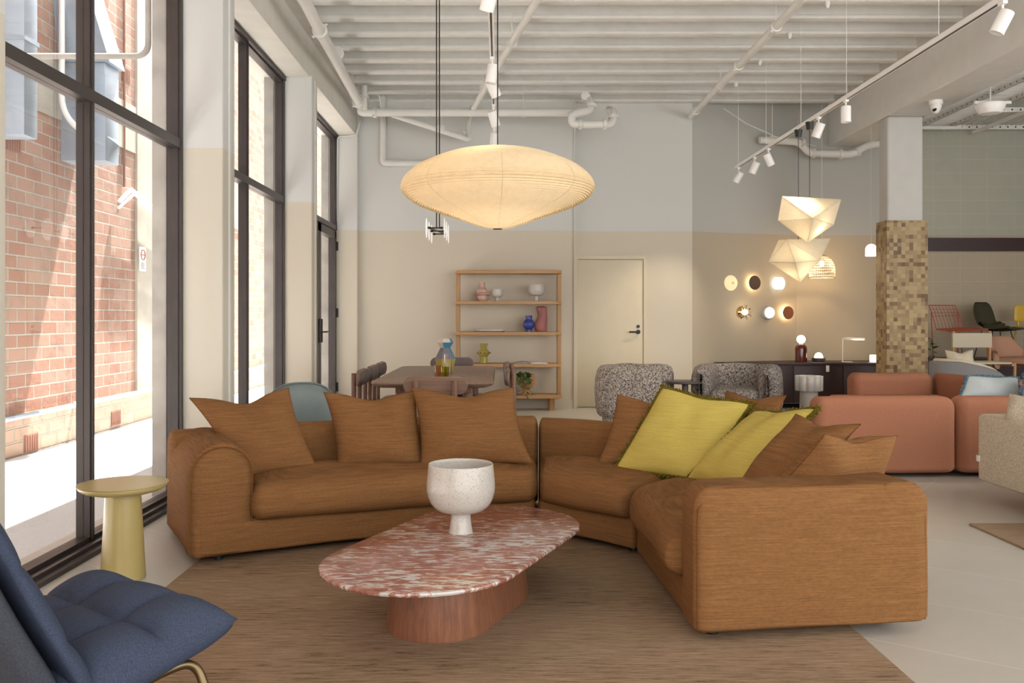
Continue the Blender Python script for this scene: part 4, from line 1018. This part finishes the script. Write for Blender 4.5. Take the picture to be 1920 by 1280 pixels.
# ---------------------------------------------------------------- folded paper lanterns
M['lantern'] = paper('folded_paper', (.74, .68, .55), .05)
def lantern(label, V, Fc, cap, bpos, en):
    b = Vector((sum(v.x for v in V)/len(V), sum(v.y for v in V)/len(V), max(v.z for v in V)))
    r = thing('paper_lantern', label, 'pendant lamp', b, group='folded paper lanterns on the right track')
    m = MB(); m.add(V, Fc)
    m.build('paper_shade', M['lantern'], r, 0)
    e = MB()
    seen = set()
    for f in Fc:
        for i in range(len(f)):
            k_ = tuple(sorted((f[i], f[(i+1) % len(f)])))
            if k_ in seen: continue
            seen.add(k_); e.tube([V[k_[0]], V[k_[1]]], .0025, 4)
    e.build('fold_edges', M['lantern'], r)
    MB().lathe([(0, 0), (.028, 0), (.04, .075), (0, .075)], (cap[0], cap[1], cap[2]-.07), 20).build('ceiling_cup', M['black'], r)
    MB().tube([(cap[0], cap[1], cap[2]-.05), (cap[0], cap[1], max(v.z for v in V)-.02)], .0035, 6).build('cord', M['black'], r)
    l = bpy.data.lights.new('bulb', 'POINT'); l.energy = en; l.color = (1, .78, .5); l.shadow_soft_size = .05; o = bpy.data.objects.new('bulb', l); COL.objects.link(o); o.parent = r; o.location = Vector(bpos)-CUR
TZ = 3.12
d = 8.5
V = [P(1467, 368, d+.1), P(1577, 374, d+.05), P(1524, 409, d-.28), P(1459, 413, d+.08), P(1514, 455, d), P(1563, 421, d+.1), P(1520, 405, d+.40)]
lantern('upper folded paper lantern with one face glowing warmly', V, [(0,2,1), (0,3,2), (3,4,2), (2,4,5), (2,5,1), (0,1,6), (0,6,3), (3,6,4), (4,6,5), (5,6,1)], (P(1518, 238, d).x, d, TZ), P(1530, 425, d), 1.2)
d = 8.85
V = [P(1460, 450, d+.1), P(1475, 449, d), P(1557, 447, d+.12), P(1441, 491, d), P(1537, 488, d-.05), P(1500, 529, d), P(1491, 492, d-.25), P(1497, 486, d+.36)]
lantern('lower folded paper lantern hanging left below the other', V, [(0,3,1), (1,3,6), (1,6,4), (1,4,2), (3,5,6), (6,5,4), (0,1,7), (1,2,7), (0,7,3), (3,7,5), (5,7,4), (4,7,2)], (P(1497, 250, d).x, d, TZ), P(1493, 497, d), 1.2)

# ---------------------------------------------------------------- tracks and spots
XT = 2.99
def track(name, x, y0, y1, z, label, wires, wside=.0):
    r = thing(name, label, 'track light', (x, (y0+y1)/2, z))
    m = MB(); m.box(x-.018, x+.018, y0, y1, z, z+.036); m.build('rail', M['trackwhite'], r); MB().box(x-.006, x+.006, y0+.02, y1-.02, z-.002, z+.001).build('slot', M['black'], r)
    for yy in wires: MB().tube([(x, yy, z+.03), (x, yy, 4.19)], .002, 5).build('suspension_wire', M['trackwhite'], r)
    return r
track('lighting_track', XT, 4.0, 11.15, TZ, 'white suspended lighting track on the right', (11.05, 9.9, 8.75, 7.6, 6.0))
track('lighting_track', -.06, 2.5, 9.9, 3.16, 'white suspended lighting track above the paper pendant', (9.6, 8.2, 6.5))
def spot(x, y_, z, tilt, az, label, grp, en=0):
    r = thing('spotlight', label, 'spotlight', (x, y_, z), group=grp, local=True)
    Mt = Matrix.Rotation(az, 4, 'Z') @ Matrix.Rotation(tilt, 4, 'X')
    MB().box(-.014, .014, -.03, .03, -.02, 0).tube([(0, 0, -.02), (0, 0, -.055)], .007, 8).build('adapter', M['trackwhite'], r)
    m = MB(); m.lathe([(0, .06), (.040, .06), (.042, .055), (.042, -.078), (.034, -.078), (.032, -.05), (0, -.05)], (0, 0, -.115), 28, Mt); m.build('body', M['trackwhite'], r)
    if en:
        l = bpy.data.lights.new('beam', 'SPOT'); l.energy = en; l.color = (1, .84, .63); l.spot_size = math.radians(60); l.spot_blend = .8; l.shadow_soft_size = .03
        o = bpy.data.objects.new('beam', l); COL.objects.link(o); o.parent = r; dirv = Mt @ Vector((0, 0, -1)); o.location = Vector((0, 0, -.115))+dirv*.08; o.rotation_euler = dirv.to_track_quat('-Z', 'Y').to_euler()
    return r
g = 'white cylinder spotlights on the right track'
for px, tl, az, lb, en in ((1385, .55, .9, 'leftmost spotlight on the right track, tilted right', 60), (1415, .45, .9, 'second spotlight from the far end of the right track', 60), (1441, .5, -1.2, 'spotlight on the right track turned to the left', 40),
                       (1535, .4, .8, 'spotlight just right of the black lantern cups', 60), (1586, .02, 0, 'upright spotlight on the right track pointing straight down', 60), (1880, .45, 1.2, 'nearest spotlight at the top right corner', 60)):
    spot(XT, XT*F/(px-HX), TZ, tl, az, lb, g, en)
g = 'white cylinder spotlights on the middle track'
for d_, tl, az, lb in ((4.95, .5, .5, 'nearest spotlight of the middle track at the top edge'), (6.5, .15, 1.5, 'upright spotlight where the middle track meets the pipe'), (6.9, .6, -.8, 'tilted spotlight just behind the upright one on the middle track'), (7.95, .5, -.6, 'third spotlight from the paper pendant on the middle track'), (8.9, .3, .4, 'second spotlight from the paper pendant on the middle track'), (9.6, .4, -.8, 'farthest spotlight on the middle track above the paper pendant')):
    spot(-.06, d_, 3.16, tl, az, lb, g, 30 if d_ > 7 else 30)

# ---------------------------------------------------------------- pipes
def pipe(label, pts, rad, r_=.1, joints=(), name='ceiling_pipe', mt='pipe', hang=()):
    pts = [Vector(p) for p in pts]; c = pts[0]
    r = thing(name, label, 'pipe', c); MB().tube(bend(pts, r_, 8), rad, 16).build('pipe_run', M[mt], r)
    for p, ax in joints:
        m = MB(); p = Vector(p); ax = Vector(ax).normalized(); m.tube([p-ax*.025, p-ax*.02, p+ax*.02, p+ax*.025], [rad*1.05, rad*1.35, rad*1.35, rad*1.05], 16)
        s_ = ax.orthogonal().normalized()
        for sg in (-1, 1): m.tube([p+s_*sg*rad*1.3-ax*.01, p+s_*sg*(rad*1.3+.025)-ax*.01], .012, 6)
        m.build('coupling', M[mt], r)
    for p in hang:
        MB().tube([p, (p[0], p[1], 4.25)], .005, 6).tube([(p[0]-.001, p[1]-.015, p[2]), (p[0], p[1]+.015, p[2])], rad*1.15, 14).build('hanger', M[mt], r)
z = 3.88
pipe('thick white pipe along the window beam turning across the back wall', [P(560, -22, 7.1), P(600, 58, 8.05), (-1.80, 11.35, z+.08), (-1.80, 11.35, z), (P(1090, 211, 11.35).x, 11.35, z)], .052, .10,
     [(P(600, 58, 8.05), (-.15, 3, 0)), (P(632, 100, 9.1), (-.1, 1, 0)), ((-1.80, 11.1, z+.07), (0, 1, 0)), ((-1.62, 11.35, z), (1, 0, 0)), ((1.0, 11.35, z), (1, 0, 0))], hang=((-.95, 11.35, z), (.3, 11.35, z)))
A, B = P(1075, 230, 11.3), P(1105, 190, 11.45)
pipe('cluster of white elbow pipes hanging before the wall step', [P(1098, 186, 11.8), P(1106, 186, 11.3), P(1108, 207, 11.2), P(1072, 214, 11.1), P(1072, 233, 11.1), P(1150, 233, 11.1), P(1150, 208, 11.2), P(1142, 206, 11.5)], .05, .075,
     [(P(1109, 198, 11.22), (0, .1, 1)), (P(1088, 233, 11.1), (1, 0, 0)), (P(1134, 233, 11.1), (1, 0, 0)), (P(1150, 219, 11.15), (0, .1, 1))], hang=(tuple(P(1098, 180, 11.3)),))
pipe('white diagonal pipe from upper middle down to an elbow', [P(1040, -50, 6.9), P(1007, 0, 7.4), P(888, 203, 11.3), P(885, 203, 11.5)], .036, .02, [(P(960, 80, 8.6), (-.65, 3, 0))], hang=(tuple(P(960, 78, 8.55)), tuple(P(906, 165, 10.5))))
pipe('thin white pipe sloping down to a small elbow on the back wall', [P(735, 215, 11.5), P(880, 262, 11.7), P(876, 240, 11.8), P(882, 216, 11.9)], .036, .05, [(P(822, 240, 11.6), (1, .1, -.3)), (P(876, 246, 11.8), (0, 0, 1))], hang=(tuple(P(828, 240, 11.6)),))
pipe('white conduit box bend on the left of the back wall', [P(718, 180, 11.96), P(718, 306, 11.96), P(832, 306, 11.96)], .045, .06)
pipe('pair of thin conduits curving down above the wall box', [P(684, 172, 11.7), P(712, 174, 11.8), P(717, 232, 11.93)], .012, .15)
pipe('vertical white pipe stub beside the beam corner', [P(683, 130, 11.2), P(683, 205, 11.2)], .04, .05, [(P(683, 180, 11.2), (0, 0, 1))])
pipe('long white pipe with clamps running front to back on the right ceiling', [(2.6, 7.5, 3.98), (2.6, 12.0, 3.98)], .04, .05, [((2.6, 8.3, 3.98), (0, 1, 0)), ((2.6, 9.6, 3.98), (0, 1, 0)), ((2.6, 11.7, 3.98), (0, 1, 0))], hang=((2.6, 8.3, 3.98), (2.6, 10.4, 3.98)))
pipe('white pipe with couplings under the end of the beam', [P(1424, 262, 12.35), P(1500, 266, 12.4), P(1516, 287, 12.4), P(1600, 290, 12.4), P(1625, 272, 12.4), P(1660, 268, 12.4)], .052, .15,
     [(P(1505, 268, 12.4), (1, 0, -.2)), (P(1525, 287, 12.4), (1, 0, 0)), (P(1576, 289, 12.4), (1, 0, 0)), (P(1608, 285, 12.4), (1, 0, .4))], hang=(tuple(P(1448, 262, 12.35)),))
pipe('thin white conduit following the beam corner and window head', [P(676, 225, 11.88), P(668, 254, 11.88), P(633, 256, 11.88), P(631, 415, 11.88)], .009, .05)
tag(MB().tube([P(1357, 203, 11.9), P(1400, 232, 12.0), P(1455, 256, 12.1), P(1530, 274, 12.3)], .005, 5).build('loose_cable', M['pipe']), 'thin white cable sagging diagonally behind the right track', 'cable')
def ceiling_thing(name, px, py, d_, r0, h, label, cat):
    a = P(px, py, d_); m = MB(); m.lathe([(0, 0), (r0, 0), (r0*.9, -h*.6), (r0*.4, -h), (0, -h)], a, 20); tag(m.build(name, M['trackwhite']), label, cat)
for px, py, wd in ((1481, 62, 'nearest the middle of the joists'), (1425, 113, 'left of the long right pipe end'), (1552, 3, 'at the top edge of the frame')):
    d_ = (4.18-EYE)*F/(HY-py); ceiling_thing('sprinkler_head', px, py, d_, .022, .06, 'small white sprinkler head under a joist, '+wd, 'sprinkler')
d_ = (4.18-EYE)*F/(HY-155); ceiling_thing('suspension_cap', 1380, 155, d_, .03, .05, 'small white cable cap above the track end', 'fitting')

# ---------------------------------------------------------------- right hand ceiling: trays, camera, detector
r = thing('cable_tray', 'wire mesh cable tray with perforated rail right of the beam', 'cable tray', (5.8, 10, 3.9))
ZT = 3.96
for x in (5.30, 5.93, 6.35):
    m = MB(); m.box(x, x+.012, 4, 12.6, ZT-.045, ZT+.01); m.box(x-.015, x+.012, 4, 12.6, ZT-.045, ZT-.04); rl = m.build('side_rail', M['white'], r)
    if x > 5.4:
        m = MB(); yy = 4.1
        while yy < 12.5: m.lathe([(0, 0), (.009, 0), (.009, .003), (0, .003)], (x-.001, yy, ZT-.015), 8, Matrix.Rotation(-math.pi/2, 4, 'Y')); yy += .12
        m.build('punched_holes', M['dark'], rl)
m = MB(); yy = 4.0
while yy < 12.6: m.box(5.30, 6.35, yy, yy+.014, ZT, ZT+.012); yy += .06
tag(m.build('mesh_wires', M['white'], r), kind='stuff')
for yy in (8.2, 12.3): MB().box(5.26, 6.45, yy, yy+.04, ZT-.09, ZT-.05).tube([(6.4, yy+.02, ZT-.1), (6.4, yy+.02, 4.42)], .005).build('support_bracket', M['white'], r)
r = thing('cable_tray', 'wire mesh cable tray running sideways near the blockwork wall', 'cable tray', (7.4, 12, 3.9))
for yy in (11.45, 12.5):
    m = MB(); m.box(6.48, 8.9, yy, yy+.012, ZT-.05, ZT+.01); rl = m.build('side_rail', M['white'], r)
    m = MB(); x = 6.55
    while x < 8.8: m.lathe([(0, 0), (.012, 0), (.012, .003), (0, .003)], (x, yy-.001, ZT-.02), 8, RXm); x += .11
    m.build('punched_holes', M['dark'], rl)
m = MB(); x = 6.48
while x < 8.9: m.box(x, x+.014, 11.46, 12.5, ZT, ZT+.012); x += .07
tag(m.build('mesh_wires', M['white'], r), kind='stuff')
for x in (6.75, 7.9): MB().box(x, x+.04, 11.2, 12.6, ZT-.10, ZT-.06).tube([(x+.02, 11.3, ZT-.1), (x+.02, 11.3, 4.42)], .005).build('support_bracket', M['white'], r)
a = P(1755, 186, 10.0); a.z = 3.70; k = 10/F
r = thing('security_camera', 'white dome security camera under the beam beside the column', 'camera', a, local=True)
MB().lathe([(0, 0), (12*k, 0), (12*k, -8*k), (0, -8*k)], seg=28).build('mount', M['trackwhite'], r)
MB().lathe([(10*k*math.cos(t*math.pi/20), -8*k-16*k*math.sin(t*math.pi/20)) for t in range(11)], seg=28).build('dome', M['trackwhite'], r, 180)
MB().lathe([(0, .015), (3.5*k, .012), (4*k, 0)], (-5*k, -5*k, -18*k), 16, Matrix.Rotation(.9, 4, 'X') @ Matrix.Rotation(-.8, 4, 'Y')).build('lens', M['black'], r)
a = P(1857, 195, 9.6); k = 9.6/F
r = thing('smoke_detector', 'round white detector bowl hanging under the cable tray', 'detector', a, local=True)
MB().lathe([(0, 0), (25*k, 0), (26*k, -3*k), (23*k, -12*k), (18*k, -18*k), (0, -20*k)], seg=36).build('body', M['trackwhite'], r)
MB().box(-30*k, 38*k, -3*k, 3*k, 0, 5*k).build('mounting_bar', M['white'], r)
MB().tube([(0, 0, 5*k), (0, 0, 4.42-a.z)], .006, 6).build('rod', M['white'], r)

# ---------------------------------------------------------------- coral modular sofa
def cm(label, boxes, loc, group='coral modular sofa units'):
    r = thing('sofa_module', label, 'sofa', loc, group=group)
    for nm, b, rad in boxes:
        m = MB(); x0, x1, y0, y1, z0, z1 = b
        m.rb(((x0+x1)/2, (y0+y1)/2, (z0+z1)/2), ((x1-x0)/2, (y1-y0)/2, (z1-z0)/2), rad, 6, (3, 3, 3), lambda p: wob(p, .008, 2)); m.build(nm, M['coral'], r, 60)
    return r
R_ = (.08, .08, .09, .05)
yb = 6.80; xa = (1533-HX)*yb/F; xm = (1797-HX)*yb/F
cm('coral sofa module with its back to the camera, left of the pair', [('backrest', (xa, xm, yb, yb+.24, .03, .62), R_), ('seat', (xa+.02, xm-.01, yb+.18, yb+1.0, .03, .42), R_)], ((xa+xm)/2, yb+.5, 0))
cm('coral sofa module behind the oatmeal sofa, right of the pair', [('backrest', (xm+.01, xm+1.2, yb, yb+.24, .03, .62), R_), ('seat', (xm+.02, xm+1.15, yb+.18, yb+1.0, .03, .42), R_)], (xm+.6, yb+.5, 0))
cm('coral backless seat unit in the middle of the sofa group', [('seat', (3.05, 4.2, 7.85, 8.75, .03, .46), R_)], (3.6, 8.3, 0))
cm('far coral module whose high back shows below the mosaic column', [('backrest', (3.60, 4.42, 8.95, 9.2, .03, .67), R_), ('seat', (3.32, 4.42, 8.78, 8.94, .03, .46), (.04, .04, .06, .05))], (4.0, 9, 0))
m = MB()
r = thing('sofa_module', 'far coral module with an angled back, below the curved grey chair', 'sofa', (4.7, 8, 0), group='coral modular sofa units')
fF, fB = curve([(4.43, 8.93), (4.64, 7.9)]), curve([(4.50, 9.2), (4.92, 7.95)])
def wpc(p): q = fF(p.x).lerp(fB(p.x), p.y/.25); q.z = p.z; return q
m = MB(); m.rb((.5, .125, .35), (.5, .125, .32), (.05, .08, .09, .05), 5, (4, 2, 3), wpc); m.build('backrest', M['coral'], r, 60)
# blue fringed cushions on it
cushion('pale blue cushion with blue fringe on the coral sofa', lv(1797, 750, 7.15), lv(1912, 750, 7.2), lv(1908, 708, 7.3), lv(1815, 705, 7.25), 'bluegrey', .16, .02, 'blue fringed cushions', 'bluefringe', .03, seed=11)
cushion('pale blue fringed cushion cut off by the right frame edge', lv(1915, 752, 7.0), lv(2000, 752, 7.05), lv(1990, 700, 7.1), lv(1922, 702, 7.05), 'bluegrey', .16, .02, 'blue fringed cushions', 'bluefringe', .03, seed=12)

# ---------------------------------------------------------------- oatmeal sofa at right
r = thing('sofa', 'oatmeal boucle sofa on wooden legs cut off by the right frame edge', 'sofa', (4.0, 5.3, 0))
xs = 3.235
MB().rb((xs+.15, 5.35, .365), (.15, .62, .225), (.035, .03, .03, .02), 4, (1, 3, 2), lambda p: wob(p, .006, 3)).build('armrest', M['beige'], r)
MB().rb((xs+1.3, 5.85, .40), (1.1, .12, .26), (.04, .06, .07, .03), 4, (3, 1, 2)).build('backrest', M['beige'], r)
MB().rb((xs+1.3, 5.2, .30), (1.0, .52, .14), (.05, .05, .06, .03), 4, (3, 2, 1)).build('seat', M['beige'], r)
for x in (xs+.06, xs+2.2):
    for yy in (4.84, 5.45): MB().tube([(x, yy, .155), (x-.01, yy, 0)], [.02, .012], 12).build('leg', M['oakv'], r)
MB().box(xs-.012, xs+.002, 5.93, 5.96, .27, .31).build('care_tag', M['trackwhite'], r)
cushion('oatmeal boucle cushion standing on the arm of the oatmeal sofa', lv(1880, 798, 5.72), lv(1990, 815, 5.4), lv(1975, 745, 5.4), lv(1893, 738, 5.72), 'beige', .20, .03, seed=13, pipe='beige')

# ---------------------------------------------------------------- scalloped stool table
d_ = 10.0; a = P(1516.5, 768, d_); k = d_/F
r = thing('side_table', 'white ceramic side table with a scalloped drum top', 'side table', (a.x, d_, 0), local=True)
z0, z1 = zz(732, d_), zz(704, d_)
V = []; m = MB(); n = 80
def sc(rr): return [((rr+.010*abs(math.cos(q*2*math.pi/n*4.5))*2)*math.cos(q*2*math.pi/n), (rr+.010*abs(math.cos(q*2*math.pi/n*4.5))*2)*math.sin(q*2*math.pi/n)) for q in range(n)]
for q in range(9):
    t = q*2*math.pi/9+.35; m.lathe([(0, z0), (.046, z0), (.05, z0+.01), (.05, z1-.005), (.046, z1), (0, z1)], (.105*math.cos(t), .105*math.sin(t), 0), 16)
m.lathe([(0, z0), (.115, z0), (.115, z1-.003), (0, z1-.003)], seg=24); m.build('table_top', M['white_cer'], r)
MB().lathe([(0, .0), (.105, .0), (.105, .03), (.098, z0), (0, z0)], seg=36).build('pedestal', M['white_cer'], r)
MB().lathe([(.1055, .14), (.107, .14), (.1055, .20), (.1015, .20)], seg=36).build('painted_band', M['coral'], r)

# ---------------------------------------------------------------- display chairs
def at(px, d_): return (px-HX)*d_/F
d_ = 12.1; a = at(1790, d_); k = d_/F; zp = .672
r = thing('wire_chair', 'brick red wire chair standing on the dark plinth', 'chair', (a, d_, zp), local=True)
def Q(px, py, dy=0): return Vector(((px-1790)*k, dy, zz(py, d_)-zp))
m = MB(); tl, tr, bl_, br_ = Q(1749.5, 572, .12), Q(1803, 572, .18), Q(1757, 617, .02), Q(1812, 614, .08)
for t in range(9):
    m.tube([tl.lerp(tr, t/8), (tl.lerp(tr, t/8)).lerp(bl_.lerp(br_, t/8), .33)+Vector((0, -.015, 0)), bl_.lerp(br_, t/8)], .004 if t not in (0, 8) else .007, 6)
for t in (0, .16, .32, .46): m.tube([tl.lerp(bl_, t), tr.lerp(br_, t)], .007 if t == 0 else .004, 6)
m.build('wire_back', M['red'], r)
fl_, fr_ = Q(1773, 621, -.32), Q(1833, 616, -.25)
m = MB(); m.tube([bl_, fl_, fr_, br_], .007, 6, True)
for t in range(1, 12): m.tube([bl_.lerp(br_, t/12), (bl_.lerp(br_, t/12)).lerp(fl_.lerp(fr_, t/12), .5)-Vector((0, 0, .02)), fl_.lerp(fr_, t/12)], .004, 5)
for t in (.25, .5, .75): m.tube([bl_.lerp(fl_, t)-Vector((0, 0, .015)), br_.lerp(fr_, t)-Vector((0, 0, .015))], .004, 5)
m.build('wire_seat', M['red'], r)
m = MB()
def shp(p): return p
q0 = [bl_, fl_, fr_, br_]; m.add([v+Vector((0, 0, .004)) for v in q0]+[v+Vector((0, 0, -.012)) for v in q0], [(0,1,2,3), (7,6,5,4), (0,4,5,1), (1,5,6,2), (2,6,7,3), (3,7,4,0)]); m.build('seat_pad', M['red'], r)
for p, f in ((tl.lerp(bl_, .3), Vector((-.22, .15, 0))), (tr.lerp(br_, .3), Vector((.20, .17, 0))), (fl_, fl_+Vector((.0, .0, 0))), (fr_, fr_+Vector((.03, 0, 0)))):
    MB().tube([p, Vector((f.x, f.y, 0))], .007, 8).build('leg', M['red'], r)
a = at(1868, d_)
r = thing('shell_chair', 'dark green upholstered shell chair on the dark plinth', 'chair', (a, d_, zp), .15, local=True)
V = []; Fc = []; NI, NJ = 16, 18
def shellp(u, v):   # u across -1..1, v 0 front .. 1 top of back ; chair faces +x/-y
    prof = smoothpts([(-.0, .30, .0), (-.0, .1, -.02), (.0, -.10, -.01), (0, -.20, .07), (0, -.25, .22), (0, -.27, .36)], 4)
    t = v*(len(prof)-1); i = min(int(t), len(prof)-2); p = prof[i].lerp(prof[i+1], t-i); w_ = .24*(1-.12*v) if v < .75 else .24*(.91-.0)*math.sqrt(max(0.02, 1-((v-.75)/.25)**2*.85))
    cup = .07*u*u*(1 if v > .35 else .5); return Vector((u*w_, p.y+(cup if v > .35 else 0)*1.2, p.z+(cup if v <= .5 else 0)))
for off in (0, .025):
    for i in range(NI+1):
        for j in range(NJ+1):
            p = shellp(2*i/NI-1, j/NJ); n_ = Vector((0, -.6 if j/NJ > .4 else 0, -1 if j/NJ <= .4 else -.1)).normalized(); V.append(p+n_*off+Vector((0, 0, .42)))
def id_(s_, i, j): return s_*(NI+1)*(NJ+1)+i*(NJ+1)+j
for i in range(NI):
    for j in range(NJ): Fc.append((id_(0,i,j), id_(0,i+1,j), id_(0,i+1,j+1), id_(0,i,j+1))); Fc.append((id_(1,i,j+1), id_(1,i+1,j+1), id_(1,i+1,j), id_(1,i,j)))
for i in range(NI):
    for j in (0, NJ): Fc.append((id_(0,i,j), id_(1,i,j), id_(1,i+1,j), id_(0,i+1,j)))
for j in range(NJ):
    for i in (0, NI): Fc.append((id_(0,i,j), id_(0,i,j+1), id_(1,i,j+1), id_(1,i,j)))
Rz = Matrix.Rotation(math.radians(-158), 4, 'Z')
MB().add(V, Fc).mapv(lambda p: Rz @ p).build('shell', M['green'], r, 180)
for sx in (-1, 1):
    for sy in (-1, 1): MB().tube([Rz @ Vector((sx*.12, sy*.12, .41)), Rz @ Vector((sx*.2, sy*.2, 0))], .008, 8).build('leg', M['black'], r)
a = at(1926, d_)
r = thing('side_chair', 'mustard yellow chair at the right frame edge on the plinth', 'chair', (a, d_, zp), local=True)
MB().rb((0, .1, .62), (.13, .02, .12), (.06, .015, .08, .04), 4, fn=None).build('backrest', M['mustard'], r); MB().rb((0, -.08, .43), (.17, .18, .015), (.08, .08, .01, .01), 4).build('seat', M['mustard'], r)
for sx in (-1, 1):
    for sy in (-1, 1): MB().tube([(sx*.11, sy*.1-.03, .42), (sx*.15, sy*.15-.03, 0)], .012, 8).build('leg', M['mustard'], r)
    MB().tube([(sx*.07, .09, .44), (sx*.07, .1, .56)], .012, 8).build('back_post', M['mustard'], r)
a = at(1743, 11.9)
r = thing('potted_plant', 'small leafy plant beside the mosaic column', 'plant', (a+.03, 11.9, zp), local=True)
m = MB(); m.tube([(0, 0, 0), (-.02, 0, .15), (.01, 0, .28)], .004, 5); rnd = random.Random(2)
for q in range(9): leaf(m, Vector((0, 0, .10+.02*q)), Vector((rnd.uniform(-1, 1), rnd.uniform(-1, .5), rnd.uniform(0, .6))), .09, .05)
m.build('foliage', M['leaf'], r, 180); MB().lathe([(0, 0), (.03, 0), (.035, .05), (0, .05)], seg=16).build('pot', M['mauve'], r)
# canvas back chair
tag(MB().box(5.45, 8.98, 10.35, 11.66, 0, .28, .004, 1).build('display_platform', M['maroon']), 'low dark maroon platform under the canvas and blush chairs', 'platform')
d_ = 10.9; k = d_/F; a = at(1822, d_)
r = thing('armchair', 'oak framed chair with a canvas sling back', 'chair', (a, d_, .28), local=True)
for sx in (-1, 1):
    MB().tube([(sx*.225, 0, 0), (sx*.225, 0, zz(621, d_)-.28)], .016, 12).build('rear_post', M['oakv'], r); MB().tube([(sx*.27, -.45, 0), (sx*.27, -.45, .42)], .016, 12).build('leg', M['oakv'], r)
    MB().box(sx*.25-.015, sx*.25+.015, -.46, .02, .38, .41, .005, 1).build('side_rail', M['oakv'], r)
MB().rb((0, 0, (zz(624, d_)+zz(652, d_))/2-.28), (.245, .021, (zz(624, d_)-zz(652, d_))/2), (.01, .018, .01, .01), 3, (4, 1, 1), lambda p: Vector((p.x, p.y+.03*(1-(p.x/.245)**2), p.z))).build('canvas_back', M['canvas'], r)
MB().box(-.25, .25, -.44, .0, .40, .425, .01, 2).build('seat', M['canvas'], r)
MB().box(-.24, .95, -.02, .02, zz(680, d_), zz(676, d_)).build('arm_rail', M['oakv'], r) if False else None
# blush chair
d_ = 10.95; a = at(1915, d_)
r = thing('armchair', 'blush wool tub chair on wooden legs at the right edge', 'armchair', (a, d_, .28), .55, local=True)
path = [Vector((.34*math.cos(math.radians(t)), .30*math.sin(math.radians(t)), 0)) for t in range(25, 160, 7)]
V = []; Fc = []; sec = 16
for i, p in enumerate(path):
    rad = Vector((p.x, p.y, 0)).normalized(); e = min(i, len(path)-1-i); hh = .20*min(1, .55+e*.12)
    for q in range(sec):
        t = 2*math.pi*q/sec; cc, ss = math.cos(t), math.sin(t)
        V.append(p+rad*(.045*math.copysign(abs(cc)**.6, cc)+.05*(ss+1)*.5)+Vector((0, 0, .52+hh*math.copysign(abs(ss)**.7, ss)+hh-.2)))
for i in range(len(path)-1):
    for q in range(sec): q2 = (q+1) % sec; Fc.append((i*sec+q, (i+1)*sec+q, (i+1)*sec+q2, i*sec+q2))
Fc.append(tuple(range(sec))[::-1]); Fc.append(tuple((len(path)-1)*sec+q for q in range(sec)))
MB().add(V, Fc).build('back_shell', M['blush'], r, 180)
MB().rb((0, -.03, .42), (.30, .28, .05), (.15, .15, .04, .03), 5, (2, 2, 1)).build('seat', M['blush'], r)
for sx in (-1, 1):
    for sy in (-1, 1): MB().tube([(sx*.27, sy*.22, .40), (sx*.30, sy*.25, 0)], .02, 12).build('leg', M['oakv'], r)
# curved lounge chair
d_ = 9.75; a = at(1812, d_)
M['greyvelvet'] = felt('grey_velvet', (.22, .215, .22), .1, 200)
r = thing('lounge_chair', 'curved lounge chair with grey outer back and cream inner edge', 'armchair', (a, d_, 0), local=True)
def tub(m, ro, ri, zb, hfun, a0=180, a1=360, n=28):
    V = []; Fc = []
    for i in range(n+1):
        t = math.radians(a0+(a1-a0)*i/n); h = hfun(i/n); cx_, sx_ = math.cos(t), math.sin(t)
        for rr, z in ((ro, zb), (ro, h-.02), (ro-.02, h), (ri+.02, h), (ri, h-.02), (ri, zb)): V.append(Vector((rr*cx_*1.1, rr*sx_*.8, z)))
    for i in range(n):
        for q in range(6): q2 = (q+1) % 6; Fc.append((i*6+q, (i+1)*6+q, (i+1)*6+q2, i*6+q2))
    Fc.append(tuple(range(6))[::-1]); Fc.append(tuple(n*6+q for q in range(6))); return m.add(V, Fc)
hf = lambda t: .76-.22*max(0, t-.35)**1.3/.57
tub(MB(), .36, .30, .12, hf, 165, 365).build('outer_back', M['greyvelvet'], r, 60); tub(MB(), .32, .24, .12, lambda t: hf(t)+.028, 165, 365).build('inner_back', M['canvas'], r, 60)
MB().rb((0, .05, .30), (.26, .2, .12), (.12, .12, .06, .03), 5, (2, 2, 1)).build('seat', M['canvas'], r)
for sx in (-1, 1):
    for sy in (-1, 1): MB().tube([(sx*.2, sy*.15, .2), (sx*.22, sy*.18, 0)], .015, 10).build('leg', M['oakv'], r)
cushion('cream cushion with two pointed ears on the curved lounge chair', lv(1776, 690, 9.62), lv(1830, 692, 9.62), lv(1824, 656, 9.72), lv(1772, 657, 9.72), 'canvas', .16, .16, seed=14, pipe='canvas')
